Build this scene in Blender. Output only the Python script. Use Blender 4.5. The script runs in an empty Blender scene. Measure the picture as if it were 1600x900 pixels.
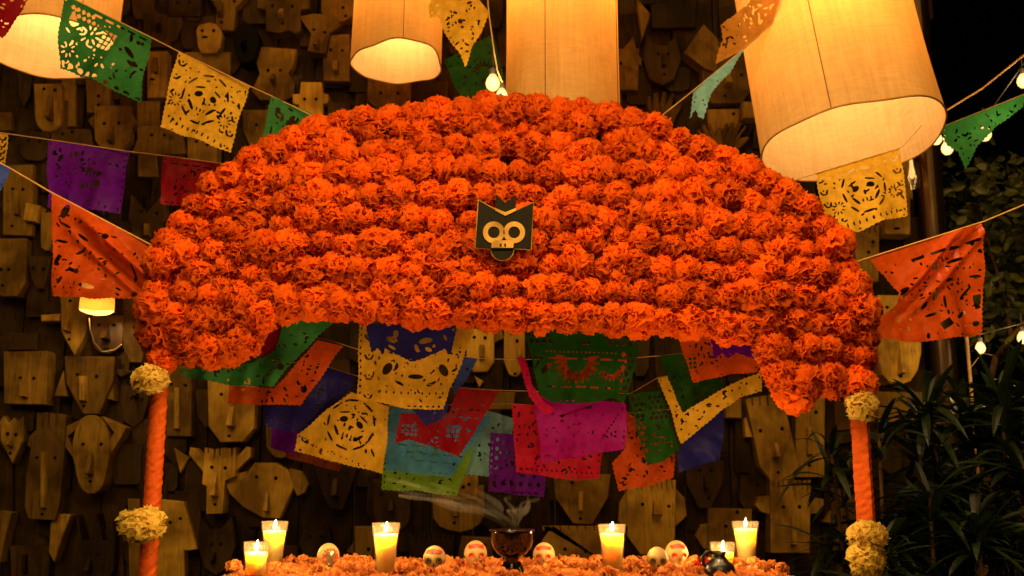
import bpy, bmesh, math, random
import numpy as np
from mathutils import Vector, Matrix, Euler

random.seed(7)
rng = np.random.default_rng(7)
SC = bpy.context.scene
COL = SC.collection
R = math.radians

# ------------------------------------------------------------------ camera
CAM_Z, PITCH, F = 1.2, R(10.7), 1600.0
cam_data = bpy.data.cameras.new("camera")
cam_data.sensor_width = 36.0
cam_data.lens = 36.0
cam_data.clip_start = 0.05
cam_data.clip_end = 2000.0
cam_data.dof.use_dof = True
cam_data.dof.focus_distance = 2.62
cam_data.dof.aperture_fstop = 4.5
cam = bpy.data.objects.new("camera", cam_data)
COL.objects.link(cam)
cam.location = (0, 0, CAM_Z)
cam.rotation_euler = (R(90) + PITCH, 0, 0)
SC.camera = cam

# ------------------------------------------------------------------ sky, sun, exposure
SUN_ELEV = R(31)
world = bpy.data.worlds.new("World")
SC.world = world
world.use_nodes = True
wn = world.node_tree
sky = wn.nodes.new("ShaderNodeTexSky")
sky.sky_type = 'NISHITA'
sky.sun_disc = False
sky.sun_elevation = SUN_ELEV
sky.sun_rotation = R(170)
wn.links.new(sky.outputs[0], wn.nodes["Background"].inputs[0])
wn.nodes["Background"].inputs[1].default_value = 0.00008

sun_data = bpy.data.lights.new("sun", 'SUN')
sun_data.energy = 1.1
sun_data.angle = R(35)
sun_data.color = (1.0, 0.57, 0.13)
sun = bpy.data.objects.new("sun", sun_data)
COL.objects.link(sun)
sun.location = (0, -4, 6)
sun.rotation_euler = Vector((0.08, math.cos(SUN_ELEV), -math.sin(SUN_ELEV))).to_track_quat('-Z', 'Y').to_euler()

SC.view_settings.view_transform = 'Standard'
SC.view_settings.look = 'None'
SC.view_settings.exposure = 0.0
SC.view_settings.gamma = 1.0
SC.view_settings.use_curve_mapping = False
SC.render.engine = 'CYCLES'
cy = SC.cycles
cy.use_denoising = True
cy.max_bounces = 7
cy.diffuse_bounces = 4
cy.glossy_bounces = 3
cy.transmission_bounces = 6
cy.transparent_max_bounces = 24
cy.volume_bounces = 0
cy.caustics_reflective = False
cy.caustics_refractive = False
cy.sample_clamp_indirect = 3.0
cy.blur_glossy = 0.5
cy.volume_step_rate = 2.0

# ------------------------------------------------------------------ helpers
CT, ST = math.cos(PITCH), math.sin(PITCH)

def P(px, py, Y):
    """the point of the place that stands at depth Y (metres) along the photograph's pixel"""
    r = (px - 800.0) / F
    u = (450.0 - py) / F
    y = CT - u * ST
    z = ST + u * CT
    k = Y / y
    return Vector((r * k, Y, CAM_Z + z * k))

def mpp(Y):
    return Y / F

def mesh_obj(name, verts, faces, mat, parent=None, loc=None, smooth=False):
    me = bpy.data.meshes.new(name)
    me.from_pydata([tuple(v) for v in verts], [], faces)
    me.update()
    if smooth:
        me.polygons.foreach_set("use_smooth", [True] * len(me.polygons))
    if mat:
        me.materials.append(mat)
    return link(name, me, parent, loc)

def link(name, me, parent=None, loc=None):
    o = bpy.data.objects.new(name, me)
    COL.objects.link(o)
    if parent is not None:
        o.parent = parent
    if loc is not None:
        o.location = loc
    return o

def empty(name, loc=(0, 0, 0)):
    o = bpy.data.objects.new(name, None)
    o.empty_display_size = 0.05
    COL.objects.link(o)
    o.location = loc
    return o

def tag(o, label, cat, group=None):
    o["label"] = label
    o["category"] = cat
    if group:
        o["group"] = group
    return o

def lathe(profile, n=32, cap=False):
    """profile: list of (r, z) -> verts, faces"""
    V, Fc = [], []
    for r, z in profile:
        for i in range(n):
            a = 2 * math.pi * i / n
            V.append((r * math.cos(a), r * math.sin(a), z))
    for j in range(len(profile) - 1):
        for i in range(n):
            a, b = j * n + i, j * n + (i + 1) % n
            Fc.append((a, b, b + n, a + n))
    if cap:
        Fc.append(tuple(range(n - 1, -1, -1)))
        k = (len(profile) - 1) * n
        Fc.append(tuple(k + i for i in range(n)))
    return V, Fc

def tube(points, radius, n=8, radii=None, cap=True):
    V, Fc = [], []
    pts = [Vector(p) for p in points]
    m = len(pts)
    prev = None
    for j, p in enumerate(pts):
        d = (pts[min(j + 1, m - 1)] - pts[max(j - 1, 0)]).normalized()
        ref = Vector((0, 0, 1)) if abs(d.z) < 0.9 else Vector((1, 0, 0))
        if prev is not None:
            ref = prev
        a = d.cross(ref).normalized() if prev is None else (ref - d * ref.dot(d)).normalized()
        b = d.cross(a).normalized()
        prev = a
        rr = radii[j] if radii else radius
        for i in range(n):
            t = 2 * math.pi * i / n
            V.append(p + (a * math.cos(t) + b * math.sin(t)) * rr)
    for j in range(m - 1):
        for i in range(n):
            q, w = j * n + i, j * n + (i + 1) % n
            Fc.append((q, w, w + n, q + n))
    if cap:
        Fc.append(tuple(range(n - 1, -1, -1)))
        Fc.append(tuple((m - 1) * n + i for i in range(n)))
    return V, Fc

def prism(poly, y_front, y_back, bevel=0.0):
    """poly: points (x, z) -> closed bmesh mesh data extruded along y"""
    bm = bmesh.new()
    fr = [bm.verts.new((x, y_front, z)) for x, z in poly]
    bk = [bm.verts.new((x, y_back, z)) for x, z in poly]
    ff = bm.faces.new(fr)
    bm.faces.new(bk[::-1])
    n = len(poly)
    for i in range(n):
        bm.faces.new((fr[i], bk[i], bk[(i + 1) % n], fr[(i + 1) % n]))
    bmesh.ops.recalc_face_normals(bm, faces=bm.faces)
    if bevel > 0:
        bmesh.ops.bevel(bm, geom=list(ff.edges), offset=bevel, segments=1, affect='EDGES', clamp_overlap=True)
    return bm

def bm_obj(name, bm, mat, parent=None, loc=None):
    me = bpy.data.meshes.new(name)
    bm.to_mesh(me)
    bm.free()
    me.materials.append(mat)
    return link(name, me, parent, loc)

def px_prism(name, pts, Y, depth, mat, parent=None, origin=None, bevel=0.0):
    """polygon in photograph pixels standing at depth Y, 'depth' thick towards the back"""
    o = origin if origin is not None else Vector((0, 0, 0))
    poly = []
    for x, y in pts:
        p = P(x, y, Y)
        poly.append((p.x - o.x, p.z - o.z))
    bm = prism(poly, Y - o.y, Y - o.y + depth, bevel)
    return bm_obj(name, bm, mat, parent)

def merge(parts):
    V, Fc = [], []
    for v, f in parts:
        k = len(V)
        V += list(v)
        Fc += [tuple(i + k for i in q) for q in f]
    return V, Fc

def box_vf(c, s):
    x, y, z = c
    a, b, d = s[0] / 2, s[1] / 2, s[2] / 2
    V = [(x + i * a, y + j * b, z + k * d) for i in (-1, 1) for j in (-1, 1) for k in (-1, 1)]
    return V, [(0, 1, 3, 2), (4, 6, 7, 5), (0, 4, 5, 1), (2, 3, 7, 6), (0, 2, 6, 4), (1, 5, 7, 3)]

# ------------------------------------------------------------------ materials
def new_mat(name):
    m = bpy.data.materials.new(name)
    m.use_nodes = True
    nt = m.node_tree
    nt.nodes.clear()
    out = nt.nodes.new("ShaderNodeOutputMaterial")
    return m, nt, out

def N(nt, kind, **kw):
    n = nt.nodes.new(kind)
    for k, v in kw.items():
        if k.startswith("i_"):
            key = k[2:].replace("_", " ")
            n.inputs[key].default_value = v
        else:
            setattr(n, k, v)
    return n

def ramp(nt, stops):
    r = nt.nodes.new("ShaderNodeValToRGB")
    el = r.color_ramp.elements
    while len(el) < len(stops):
        el.new(0.5)
    for e, (p, c) in zip(el, stops):
        e.position = p
        e.color = (*c, 1) if len(c) == 3 else c
    return r

def noise(nt, scale, detail=4, rough=0.6, vec=None, dist=0.0):
    n = nt.nodes.new("ShaderNodeTexNoise")
    n.inputs["Scale"].default_value = scale
    n.inputs["Detail"].default_value = detail
    n.inputs["Roughness"].default_value = rough
    n.inputs["Distortion"].default_value = dist
    if vec is not None:
        nt.links.new(vec, n.inputs["Vector"])
    return n

def mix_col(nt, fac, a, b, blend='MIX'):
    m = nt.nodes.new("ShaderNodeMix")
    m.data_type = 'RGBA'
    m.blend_type = blend
    for s, v in ((0, fac), (6, a), (7, b)):
        if hasattr(v, "links"):
            nt.links.new(v, m.inputs[s])
        elif s == 0:
            m.inputs[0].default_value = v
        else:
            m.inputs[s].default_value = (*v, 1)
    return m.outputs[2]

def wood_mat(name, dark, light, rough=0.7, knots=True, vary=0.35):
    m, nt, out = new_mat(name)
    tc = N(nt, "ShaderNodeTexCoord")
    oi = N(nt, "ShaderNodeObjectInfo")
    mp = N(nt, "ShaderNodeMapping")
    mp.inputs["Scale"].default_value = (26, 26, 2.2)
    addv = N(nt, "ShaderNodeVectorMath", operation='ADD')
    sc = N(nt, "ShaderNodeVectorMath", operation='SCALE')
    sc.inputs[0].default_value = (3.1, 5.7, 9.3)
    nt.links.new(oi.outputs["Random"], sc.inputs["Scale"])
    nt.links.new(tc.outputs["Object"], addv.inputs[0])
    nt.links.new(sc.outputs[0], addv.inputs[1])
    nt.links.new(addv.outputs[0], mp.inputs[0])
    g = noise(nt, 2.2, 6, 0.65, mp.outputs[0], 1.2)
    big = noise(nt, 5.0, 3, 0.6, addv.outputs[0], 0.3)
    cr = ramp(nt, [(0.25, dark), (0.72, light)])
    nt.links.new(g.outputs[0], cr.inputs[0])
    # stains and weathering patches
    st = ramp(nt, [(0.36, (0.36, 0.33, 0.30)), (0.60, (1.05, 1.05, 1.05))])
    nt.links.new(big.outputs[0], st.inputs[0])
    c = mix_col(nt, 1.0, cr.outputs[0], st.outputs[0], 'MULTIPLY')
    # drying cracks along the grain
    mpc = N(nt, "ShaderNodeMapping")
    mpc.inputs["Scale"].default_value = (34, 34, 1.1)
    nt.links.new(addv.outputs[0], mpc.inputs[0])
    ck = noise(nt, 1.0, 2, 0.5, mpc.outputs[0], 0.4)
    ckr = ramp(nt, [(0.485, (1, 1, 1)), (0.5, (0.35, 0.33, 0.3)), (0.515, (1, 1, 1))])
    nt.links.new(ck.outputs[0], ckr.inputs[0])
    kn = noise(nt, 9.0, 2, 0.5, addv.outputs[0])
    knr = ramp(nt, [(0.52, (0, 0, 0)), (0.6, (1, 1, 1))])
    nt.links.new(kn.outputs[0], knr.inputs[0])
    cmask = mix_col(nt, knr.outputs[0], (1, 1, 1), ckr.outputs[0])
    c = mix_col(nt, 1.0, c, cmask, 'MULTIPLY')
    # tone of each board
    tr = ramp(nt, [(0.0, (1 - vary, 1 - vary * 1.05, 1 - vary * 1.1)), (1.0, (1.1, 1.08, 1.0))])
    nt.links.new(oi.outputs["Random"], tr.inputs[0])
    c = mix_col(nt, 1.0, c, tr.outputs[0], 'MULTIPLY')
    b = N(nt, "ShaderNodeBsdfPrincipled")
    b.inputs["Roughness"].default_value = rough
    b.inputs["Specular IOR Level"].default_value = 0.10 if rough > 0.4 else 0.4
    nt.links.new(c, b.inputs["Base Color"])
    bp = N(nt, "ShaderNodeBump")
    bp.inputs["Strength"].default_value = 0.35
    bp.inputs["Distance"].default_value = 0.003
    nt.links.new(g.outputs[0], bp.inputs["Height"])
    nt.links.new(bp.outputs[0], b.inputs["Normal"])
    nt.links.new(b.outputs[0], out.inputs[0])
    return m

def paper_mat(name, col, trans=0.35, rough=0.45, scale=60, bump=0.25, vary=0.0, island=False, spec=0.12):
    """thin dyed paper: part of the light goes through"""
    m, nt, out = new_mat(name)
    tc = N(nt, "ShaderNodeTexCoord")
    nz = noise(nt, scale, 4, 0.6, tc.outputs["Object"])
    lo = tuple(v * 0.78 for v in col)
    hi = tuple(min(1, v * 1.15) for v in col)
    cr = ramp(nt, [(0.3, lo), (0.7, hi)])
    nt.links.new(nz.outputs[0], cr.inputs[0])
    c = cr.outputs[0]
    if vary > 0:
        if island:
            src = N(nt, "ShaderNodeNewGeometry").outputs["Random Per Island"]
        else:
            src = N(nt, "ShaderNodeObjectInfo").outputs["Random"]
        tr = ramp(nt, [(0.0, (1 - vary, 1 - vary * 1.25, 1 - vary)), (1.0, (1.08, 1.12, 1.0))])
        nt.links.new(src, tr.inputs[0])
        c = mix_col(nt, 1.0, c, tr.outputs[0], 'MULTIPLY')
    b = N(nt, "ShaderNodeBsdfPrincipled")
    b.inputs["Roughness"].default_value = rough
    b.inputs["Specular IOR Level"].default_value = spec
    nt.links.new(c, b.inputs["Base Color"])
    t = N(nt, "ShaderNodeBsdfTranslucent")
    nt.links.new(c, t.inputs[0])
    bp = N(nt, "ShaderNodeBump")
    bp.inputs["Strength"].default_value = bump
    bp.inputs["Distance"].default_value = 0.004
    nz2 = noise(nt, scale * 0.4, 3, 0.5, tc.outputs["Object"], 1.5)
    nt.links.new(nz2.outputs[0], bp.inputs["Height"])
    nt.links.new(bp.outputs[0], b.inputs["Normal"])
    nt.links.new(bp.outputs[0], t.inputs["Normal"])
    mx = N(nt, "ShaderNodeMixShader")
    mx.inputs[0].default_value = trans
    nt.links.new(b.outputs[0], mx.inputs[1])
    nt.links.new(t.outputs[0], mx.inputs[2])
    nt.links.new(mx.outputs[0], out.inputs[0])
    return m

def plain_mat(name, col, rough=0.5, metal=0.0, spec=0.5, nscale=30, amount=0.25, coat=0.0, bump=0.0):
    m, nt, out = new_mat(name)
    tc = N(nt, "ShaderNodeTexCoord")
    nz = noise(nt, nscale, 5, 0.6, tc.outputs["Object"])
    cr = ramp(nt, [(0.3, tuple(v * (1 - amount) for v in col)), (0.7, tuple(min(1, v * (1 + amount * 0.5)) for v in col))])
    nt.links.new(nz.outputs[0], cr.inputs[0])
    b = N(nt, "ShaderNodeBsdfPrincipled")
    nt.links.new(cr.outputs[0], b.inputs["Base Color"])
    b.inputs["Roughness"].default_value = rough
    b.inputs["Metallic"].default_value = metal
    b.inputs["Specular IOR Level"].default_value = spec
    b.inputs["Coat Weight"].default_value = coat
    b.inputs["Coat Roughness"].default_value = 0.08
    if bump:
        bp = N(nt, "ShaderNodeBump")
        bp.inputs["Strength"].default_value = bump
        bp.inputs["Distance"].default_value = 0.003
        nt.links.new(nz.outputs[0], bp.inputs["Height"])
        nt.links.new(bp.outputs[0], b.inputs["Normal"])
    nt.links.new(b.outputs[0], out.inputs[0])
    return m

def emit_mat(name, col, strength):
    m, nt, out = new_mat(name)
    e = N(nt, "ShaderNodeEmission")
    e.inputs[0].default_value = (*col, 1)
    e.inputs[1].default_value = strength
    nt.links.new(e.outputs[0], out.inputs[0])
    return m

def glass_mat(name, tint=(1, 1, 1), gloss=0.12):
    m, nt, out = new_mat(name)
    t = N(nt, "ShaderNodeBsdfTransparent")
    t.inputs[0].default_value = (*tint, 1)
    g = N(nt, "ShaderNodeBsdfGlossy")
    g.inputs["Roughness"].default_value = 0.14
    lw = N(nt, "ShaderNodeLayerWeight")
    lw.inputs[0].default_value = 0.25
    mr = N(nt, "ShaderNodeMapRange")
    mr.inputs[3].default_value = gloss * 0.5
    mr.inputs[4].default_value = 0.40
    nt.links.new(lw.outputs["Facing"], mr.inputs[0])
    mx = N(nt, "ShaderNodeMixShader")
    nt.links.new(mr.outputs[0], mx.inputs[0])
    nt.links.new(t.outputs[0], mx.inputs[1])
    nt.links.new(g.outputs[0], mx.inputs[2])
    # faint diffuse haze mixed in to make the glass catch the flame's light
    tl = N(nt, "ShaderNodeBsdfTranslucent")
    tl.inputs[0].default_value = (0.9, 0.75, 0.5, 1)
    df = N(nt, "ShaderNodeBsdfDiffuse")
    df.inputs[0].default_value = (0.9, 0.75, 0.5, 1)
    glass_haze = N(nt, "ShaderNodeAddShader")
    nt.links.new(tl.outputs[0], glass_haze.inputs[0])
    nt.links.new(df.outputs[0], glass_haze.inputs[1])
    m2 = N(nt, "ShaderNodeMixShader")
    m2.inputs[0].default_value = 0.006
    nt.links.new(mx.outputs[0], m2.inputs[1])
    nt.links.new(glass_haze.outputs[0], m2.inputs[2])
    nt.links.new(m2.outputs[0], out.inputs[0])
    return m

def cloth_mat(name, col, trans, emis):
    """woven lantern cloth, glowing with the lamp inside"""
    m, nt, out = new_mat(name)
    tc = N(nt, "ShaderNodeTexCoord")
    mp = N(nt, "ShaderNodeMapping")
    mp.inputs["Scale"].default_value = (9, 9, 60)
    nt.links.new(tc.outputs["Object"], mp.inputs[0])
    a = noise(nt, 2.0, 5, 0.7, mp.outputs[0], 0.6)
    mp2 = N(nt, "ShaderNodeMapping")
    mp2.inputs["Scale"].default_value = (45, 45, 3)
    nt.links.new(tc.outputs["Object"], mp2.inputs[0])
    b2 = noise(nt, 1.6, 4, 0.6, mp2.outputs[0], 0.8)
    big = noise(nt, 5.0, 3, 0.55, tc.outputs["Object"])
    add = N(nt, "ShaderNodeMath", operation='ADD')
    nt.links.new(a.outputs[0], add.inputs[0])
    nt.links.new(b2.outputs[0], add.inputs[1])
    add2 = N(nt, "ShaderNodeMath", operation='ADD')
    nt.links.new(add.outputs[0], add2.inputs[0])
    nt.links.new(big.outputs[0], add2.inputs[1])
    dv = N(nt, "ShaderNodeMath", operation='DIVIDE')
    nt.links.new(add2.outputs[0], dv.inputs[0])
    dv.inputs[1].default_value = 3.0
    cr = ramp(nt, [(0.36, tuple(v * 0.70 for v in col)), (0.62, col)])
    nt.links.new(dv.outputs[0], cr.inputs[0])
    d = N(nt, "ShaderNodeBsdfDiffuse")
    t = N(nt, "ShaderNodeBsdfTranslucent")
    bp = N(nt, "ShaderNodeBump")
    bp.inputs["Strength"].default_value = 0.3
    bp.inputs["Distance"].default_value = 0.004
    nt.links.new(dv.outputs[0], bp.inputs["Height"])
    tint = mix_col(nt, 1.0, cr.outputs[0], (1.0, 0.62, 0.22), 'MULTIPLY')
    nt.links.new(cr.outputs[0], d.inputs[0])
    nt.links.new(tint, t.inputs[0])
    for s in (d, t):
        nt.links.new(bp.outputs[0], s.inputs["Normal"])
    mx = N(nt, "ShaderNodeMixShader")
    mx.inputs[0].default_value = trans
    nt.links.new(d.outputs[0], mx.inputs[1])
    nt.links.new(t.outputs[0], mx.inputs[2])
    e = N(nt, "ShaderNodeEmission")
    ce = mix_col(nt, 1.0, cr.outputs[0], (1.0, 0.50, 0.10), 'MULTIPLY')
    nt.links.new(ce, e.inputs[0])
    e.inputs[1].default_value = emis
    ad = N(nt, "ShaderNodeAddShader")
    nt.links.new(mx.outputs[0], ad.inputs[0])
    nt.links.new(e.outputs[0], ad.inputs[1])
    nt.links.new(ad.outputs[0], out.inputs[0])
    return m

def leaf_mat(name, dark, light, trans=0.25, rough=0.42):
    m, nt, out = new_mat(name)
    g = N(nt, "ShaderNodeNewGeometry")
    cr = ramp(nt, [(0.0, dark), (1.0, light)])
    nt.links.new(g.outputs["Random Per Island"], cr.inputs[0])
    b = N(nt, "ShaderNodeBsdfPrincipled")
    b.inputs["Roughness"].default_value = rough
    nt.links.new(cr.outputs[0], b.inputs["Base Color"])
    t = N(nt, "ShaderNodeBsdfTranslucent")
    nt.links.new(cr.outputs[0], t.inputs[0])
    mx = N(nt, "ShaderNodeMixShader")
    mx.inputs[0].default_value = trans
    nt.links.new(b.outputs[0], mx.inputs[1])
    nt.links.new(t.outputs[0], mx.inputs[2])
    nt.links.new(mx.outputs[0], out.inputs[0])
    return m

WARM = (1.0, 0.52, 0.16)
WARM2 = (1.0, 0.60, 0.24)
M = {
    'plank': wood_mat('weathered_plank', (0.020, 0.011, 0.002), (0.060, 0.034, 0.007), 0.75),
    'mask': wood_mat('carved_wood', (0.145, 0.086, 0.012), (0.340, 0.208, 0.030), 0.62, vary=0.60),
    'mask_dark': wood_mat('stained_wood', (0.024, 0.013, 0.003), (0.075, 0.043, 0.010), 0.6),  # much darker wood tone
    'mask_pale': wood_mat('pale_wood', (0.370, 0.222, 0.030), (0.680, 0.425, 0.062), 0.6, vary=0.45),  # paler wood, with candle light on the lower masks put into the colour
    'mask_brown': wood_mat('varnished_wood', (0.06, 0.028, 0.01), (0.16, 0.085, 0.03), 0.3),
    'black_wood': plain_mat('black_lacquered_wood', (0.004, 0.003, 0.002), 0.5, spec=0.03),
    'hole': plain_mat('drilled_hole', (0.008, 0.005, 0.003), 0.9, spec=0.1),  # near-black discs: the shade inside holes put into the colour
    'post': plain_mat('dark_metal_post', (0.06, 0.035, 0.015), 0.32, metal=0.8),
    'orange_paper': paper_mat('orange_tissue', (0.97, 0.178, 0.009), 0.54, 0.7, 40, 0.3, vary=0.18, spec=0.06),
    'cream_paper': paper_mat('cream_tissue', (0.98, 0.68, 0.15), 0.45, 0.6, 40, 0.3, vary=0.1, spec=0.15),
    'petal': paper_mat('orange_petal', (0.93, 0.33, 0.08), 0.40, 0.6, 60, 0.2, vary=0.35, island=True),
    'crepe': paper_mat('orange_crepe', (0.56, 0.090, 0.008), 0.15, 0.5, 70, 1.0),
    'board': wood_mat('arch_board', (0.25, 0.15, 0.06), (0.42, 0.27, 0.11), 0.8),
    'cloth': cloth_mat('lantern_cloth', (0.66, 0.46, 0.20), 0.28, 0.09),
    'cloth_seam': plain_mat('seam_thread', (0.16, 0.08, 0.02), 0.9, spec=0.1),
    'hem': plain_mat('hem_cloth', (0.42, 0.22, 0.06), 0.9, spec=0.1),
    'string': plain_mat('twine', (0.62, 0.36, 0.12), 0.8, spec=0.2),
    'cable': plain_mat('black_cable', (0.02, 0.015, 0.01), 0.5),
    'bulb': emit_mat('lit_bulb', (1.0, 0.62, 0.24), 20.0),
    'bulb_small': emit_mat('lit_string_bulb', (1.0, 0.78, 0.42), 3.0),
    'flame': emit_mat('flame', (1.0, 0.74, 0.40), 30.0),
    'amber_glass': None,
    'glow': emit_mat('dim_filament', (1.0, 0.45, 0.12), 1.6),
    'glass': glass_mat('clear_glass', (0.97, 0.95, 0.90)),
    'iron': plain_mat('wire', (0.35, 0.24, 0.12), 0.35, metal=0.9),
    'glaze': plain_mat('brown_glaze', (0.007, 0.0025, 0.001), 0.12, coat=0.4, nscale=12, amount=0.3),
    'glaze_in': plain_mat('black_glaze', (0.010, 0.008, 0.006), 0.2, coat=0.7),
    'black_clay': plain_mat('burnished_black_clay', (0.008, 0.007, 0.006), 0.35, coat=0.3),
    'charcoal': plain_mat('charcoal', (0.015, 0.012, 0.010), 0.9, bump=0.6),
    'sugar': plain_mat('sugar_paste', (0.54, 0.36, 0.13), 0.55, amount=0.12, nscale=50),
    'icing_red': plain_mat('red_icing', (0.62, 0.05, 0.015), 0.4),
    'icing_black': plain_mat('black_icing', (0.02, 0.014, 0.010), 0.5),
    'icing_grey': plain_mat('silver_glitter', (0.30, 0.24, 0.12), 0.3, metal=0.6, nscale=200, amount=0.7),
    'sign_black': plain_mat('black_paint', (0.010, 0.009, 0.004), 0.7, spec=0.1, nscale=80, amount=0.4),
    'sign_tan': wood_mat('bare_plywood', (0.50, 0.30, 0.06), (0.70, 0.44, 0.10), 0.7, vary=0.05),
    'tablecloth': plain_mat('dark_tablecloth', (0.02, 0.012, 0.008), 0.9),
    'ground': plain_mat('packed_earth', (0.05, 0.035, 0.02), 0.95, nscale=6),
    'bark': wood_mat('bark', (0.06, 0.035, 0.015), (0.18, 0.10, 0.04), 0.85),
    'leaf_broad': leaf_mat('broad_leaf', (0.018, 0.030, 0.005), (0.13, 0.14, 0.022)),
    'leaf_blade': leaf_mat('blade_leaf', (0.005, 0.013, 0.003), (0.024, 0.046, 0.008)),
    'bamboo': plain_mat('bamboo_cane', (0.45, 0.28, 0.10), 0.35),
    'red_flower': paper_mat('red_petals', (0.55, 0.03, 0.02), 0.2, 0.5, 60, 0.2),
}
# wax: light of the flame sinks into it
def wax():
    m, nt, out = new_mat('candle_wax')
    tc = N(nt, "ShaderNodeTexCoord")
    nz = noise(nt, 25, 3, 0.5, tc.outputs["Object"])
    cr = ramp(nt, [(0.3, (0.90, 0.66, 0.32)), (0.7, (0.95, 0.74, 0.40))])
    nt.links.new(nz.outputs[0], cr.inputs[0])
    b = N(nt, "ShaderNodeBsdfPrincipled")
    nt.links.new(cr.outputs[0], b.inputs["Base Color"])
    b.inputs["Roughness"].default_value = 0.4
    b.inputs["Subsurface Weight"].default_value = 1.0
    b.inputs["Subsurface Radius"].default_value = (1.0, 0.6, 0.25)
    b.inputs["Subsurface Scale"].default_value = 0.07
    nt.links.new(b.outputs[0], out.inputs[0])
    return m
M['wax'] = wax()
def halo_glass():
    # globe glows amber in place of the bulb's halo; filament shows through
    m, nt, out = new_mat('amber_bulb_glass')
    e = N(nt, "ShaderNodeEmission")
    e.inputs[0].default_value = (1.0, 0.60, 0.20, 1)
    e.inputs[1].default_value = 2.0
    t = N(nt, "ShaderNodeBsdfTransparent")
    mx = N(nt, "ShaderNodeMixShader")
    mx.inputs[0].default_value = 0.72
    nt.links.new(t.outputs[0], mx.inputs[1])
    nt.links.new(e.outputs[0], mx.inputs[2])
    nt.links.new(mx.outputs[0], out.inputs[0])
    return m
M['amber_glass'] = halo_glass()
PAPER = {
    'red': (0.30, 0.006, 0.02), 'green': (0.040, 0.24, 0.06), 'deep_green': (0.016, 0.105, 0.014),
    'yellow': (0.88, 0.52, 0.04), 'purple': (0.14, 0.005, 0.40), 'blue': (0.022, 0.022, 0.26),
    'orange': (0.70, 0.095, 0.007), 'teal': (0.08, 0.34, 0.80), 'lime': (0.22, 0.46, 0.035),
    'mint': (0.26, 0.62, 0.70), 'magenta': (0.44, 0.008, 0.34), 'pink': (0.68, 0.012, 0.12),
    'crimson': (0.60, 0.010, 0.05), 'maroon': (0.20, 0.035, 0.010), 'sky': (0.06, 0.12, 0.60),
    'tan': (0.62, 0.30, 0.05),
}
PM = {k: paper_mat('tissue_' + k, v, 0.42, 0.42, 45, 0.35) for k, v in PAPER.items()}

# ------------------------------------------------------------------ ground
g = mesh_obj('ground', [(-400, -400, 0), (400, -400, 0), (400, 400, 0), (-400, 400, 0)], [(0, 1, 2, 3)], M['ground'])
g["kind"] = "structure"

# ------------------------------------------------------------------ plank wall
WALL_Y = 4.28
wall = empty('plank_wall', (0, WALL_Y, 0))
tag(wall, 'tall wall of weathered brown vertical planks hung with wooden masks', 'wall')
x = -3.1
i = 0
plank_meshes = []
for k in range(5):
    w = (0.17, 0.20, 0.15, 0.22, 0.185)[k]
    bm = prism([(0, 0), (w - 0.006, 0), (w - 0.006, 4.1), (0, 4.1)], 0, 0.028, 0.003)
    me = bpy.data.meshes.new('plank')
    bm.to_mesh(me); bm.free()
    me.materials.append(M['plank'])
    plank_meshes.append((me, w))
while x < 1.70:
    me, w = plank_meshes[(i * 7 + i // 3) % 5]
    o = link('plank', me, wall, (x, random.uniform(-0.008, 0.006), 0))
    x += w
    i += 1
# the two rails the planks are nailed to
for z in (0.7, 2.0, 3.3):
    v, f = box_vf((-0.6, 0.055, z), (5.0, 0.05, 0.10))
    mesh_obj('rail', v, f, M['plank'], wall)

# shadow boards: offcuts nailed between the planks and the masks
rb = random.Random(77)
cells = []
for gx in range(-5, 46):
    for gy in range(-1, 15):
        cells.append((gx * 33 + rb.uniform(-14, 14), gy * 62 + rb.uniform(-24, 24)))
for k, (bx_, by_) in enumerate(cells):
    if rb.random() < .52 or bx_ > 1440 or (330 < bx_ < 1270 and 230 < by_ < 480):
        continue
    w_, h_ = rb.uniform(16, 46), rb.uniform(34, 96)
    dx_ = rb.uniform(-6, 6)
    cutb = rb.choice((0, .12, .25, .5))
    th = 0.012 + 0.016 * rb.random()
    Yb = WALL_Y - 0.012 - th
    pts_ = [(bx_ - w_ / 2, by_ - h_ / 2), (bx_ + w_ / 2 + dx_, by_ - h_ / 2 + rb.uniform(-4, 4)), (bx_ + w_ / 2, by_ + h_ * (.5 - cutb * .6)), (bx_ + w_ * (.5 - cutb), by_ + h_ / 2), (bx_ - w_ * (.5 - cutb), by_ + h_ / 2), (bx_ - w_ / 2 + dx_, by_ + h_ * (.5 - cutb * .6))]
    px_prism('board', pts_, Yb, th, M['plank'] if rb.random() < .6 else M['mask_dark'], wall, Vector((0, WALL_Y, 0)))

# ------------------------------------------------------------------ carved masks
def rect(x0, y0, x1, y1):
    return [(x0, y0), (x1, y0), (x1, y1), (x0, y1)]

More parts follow.
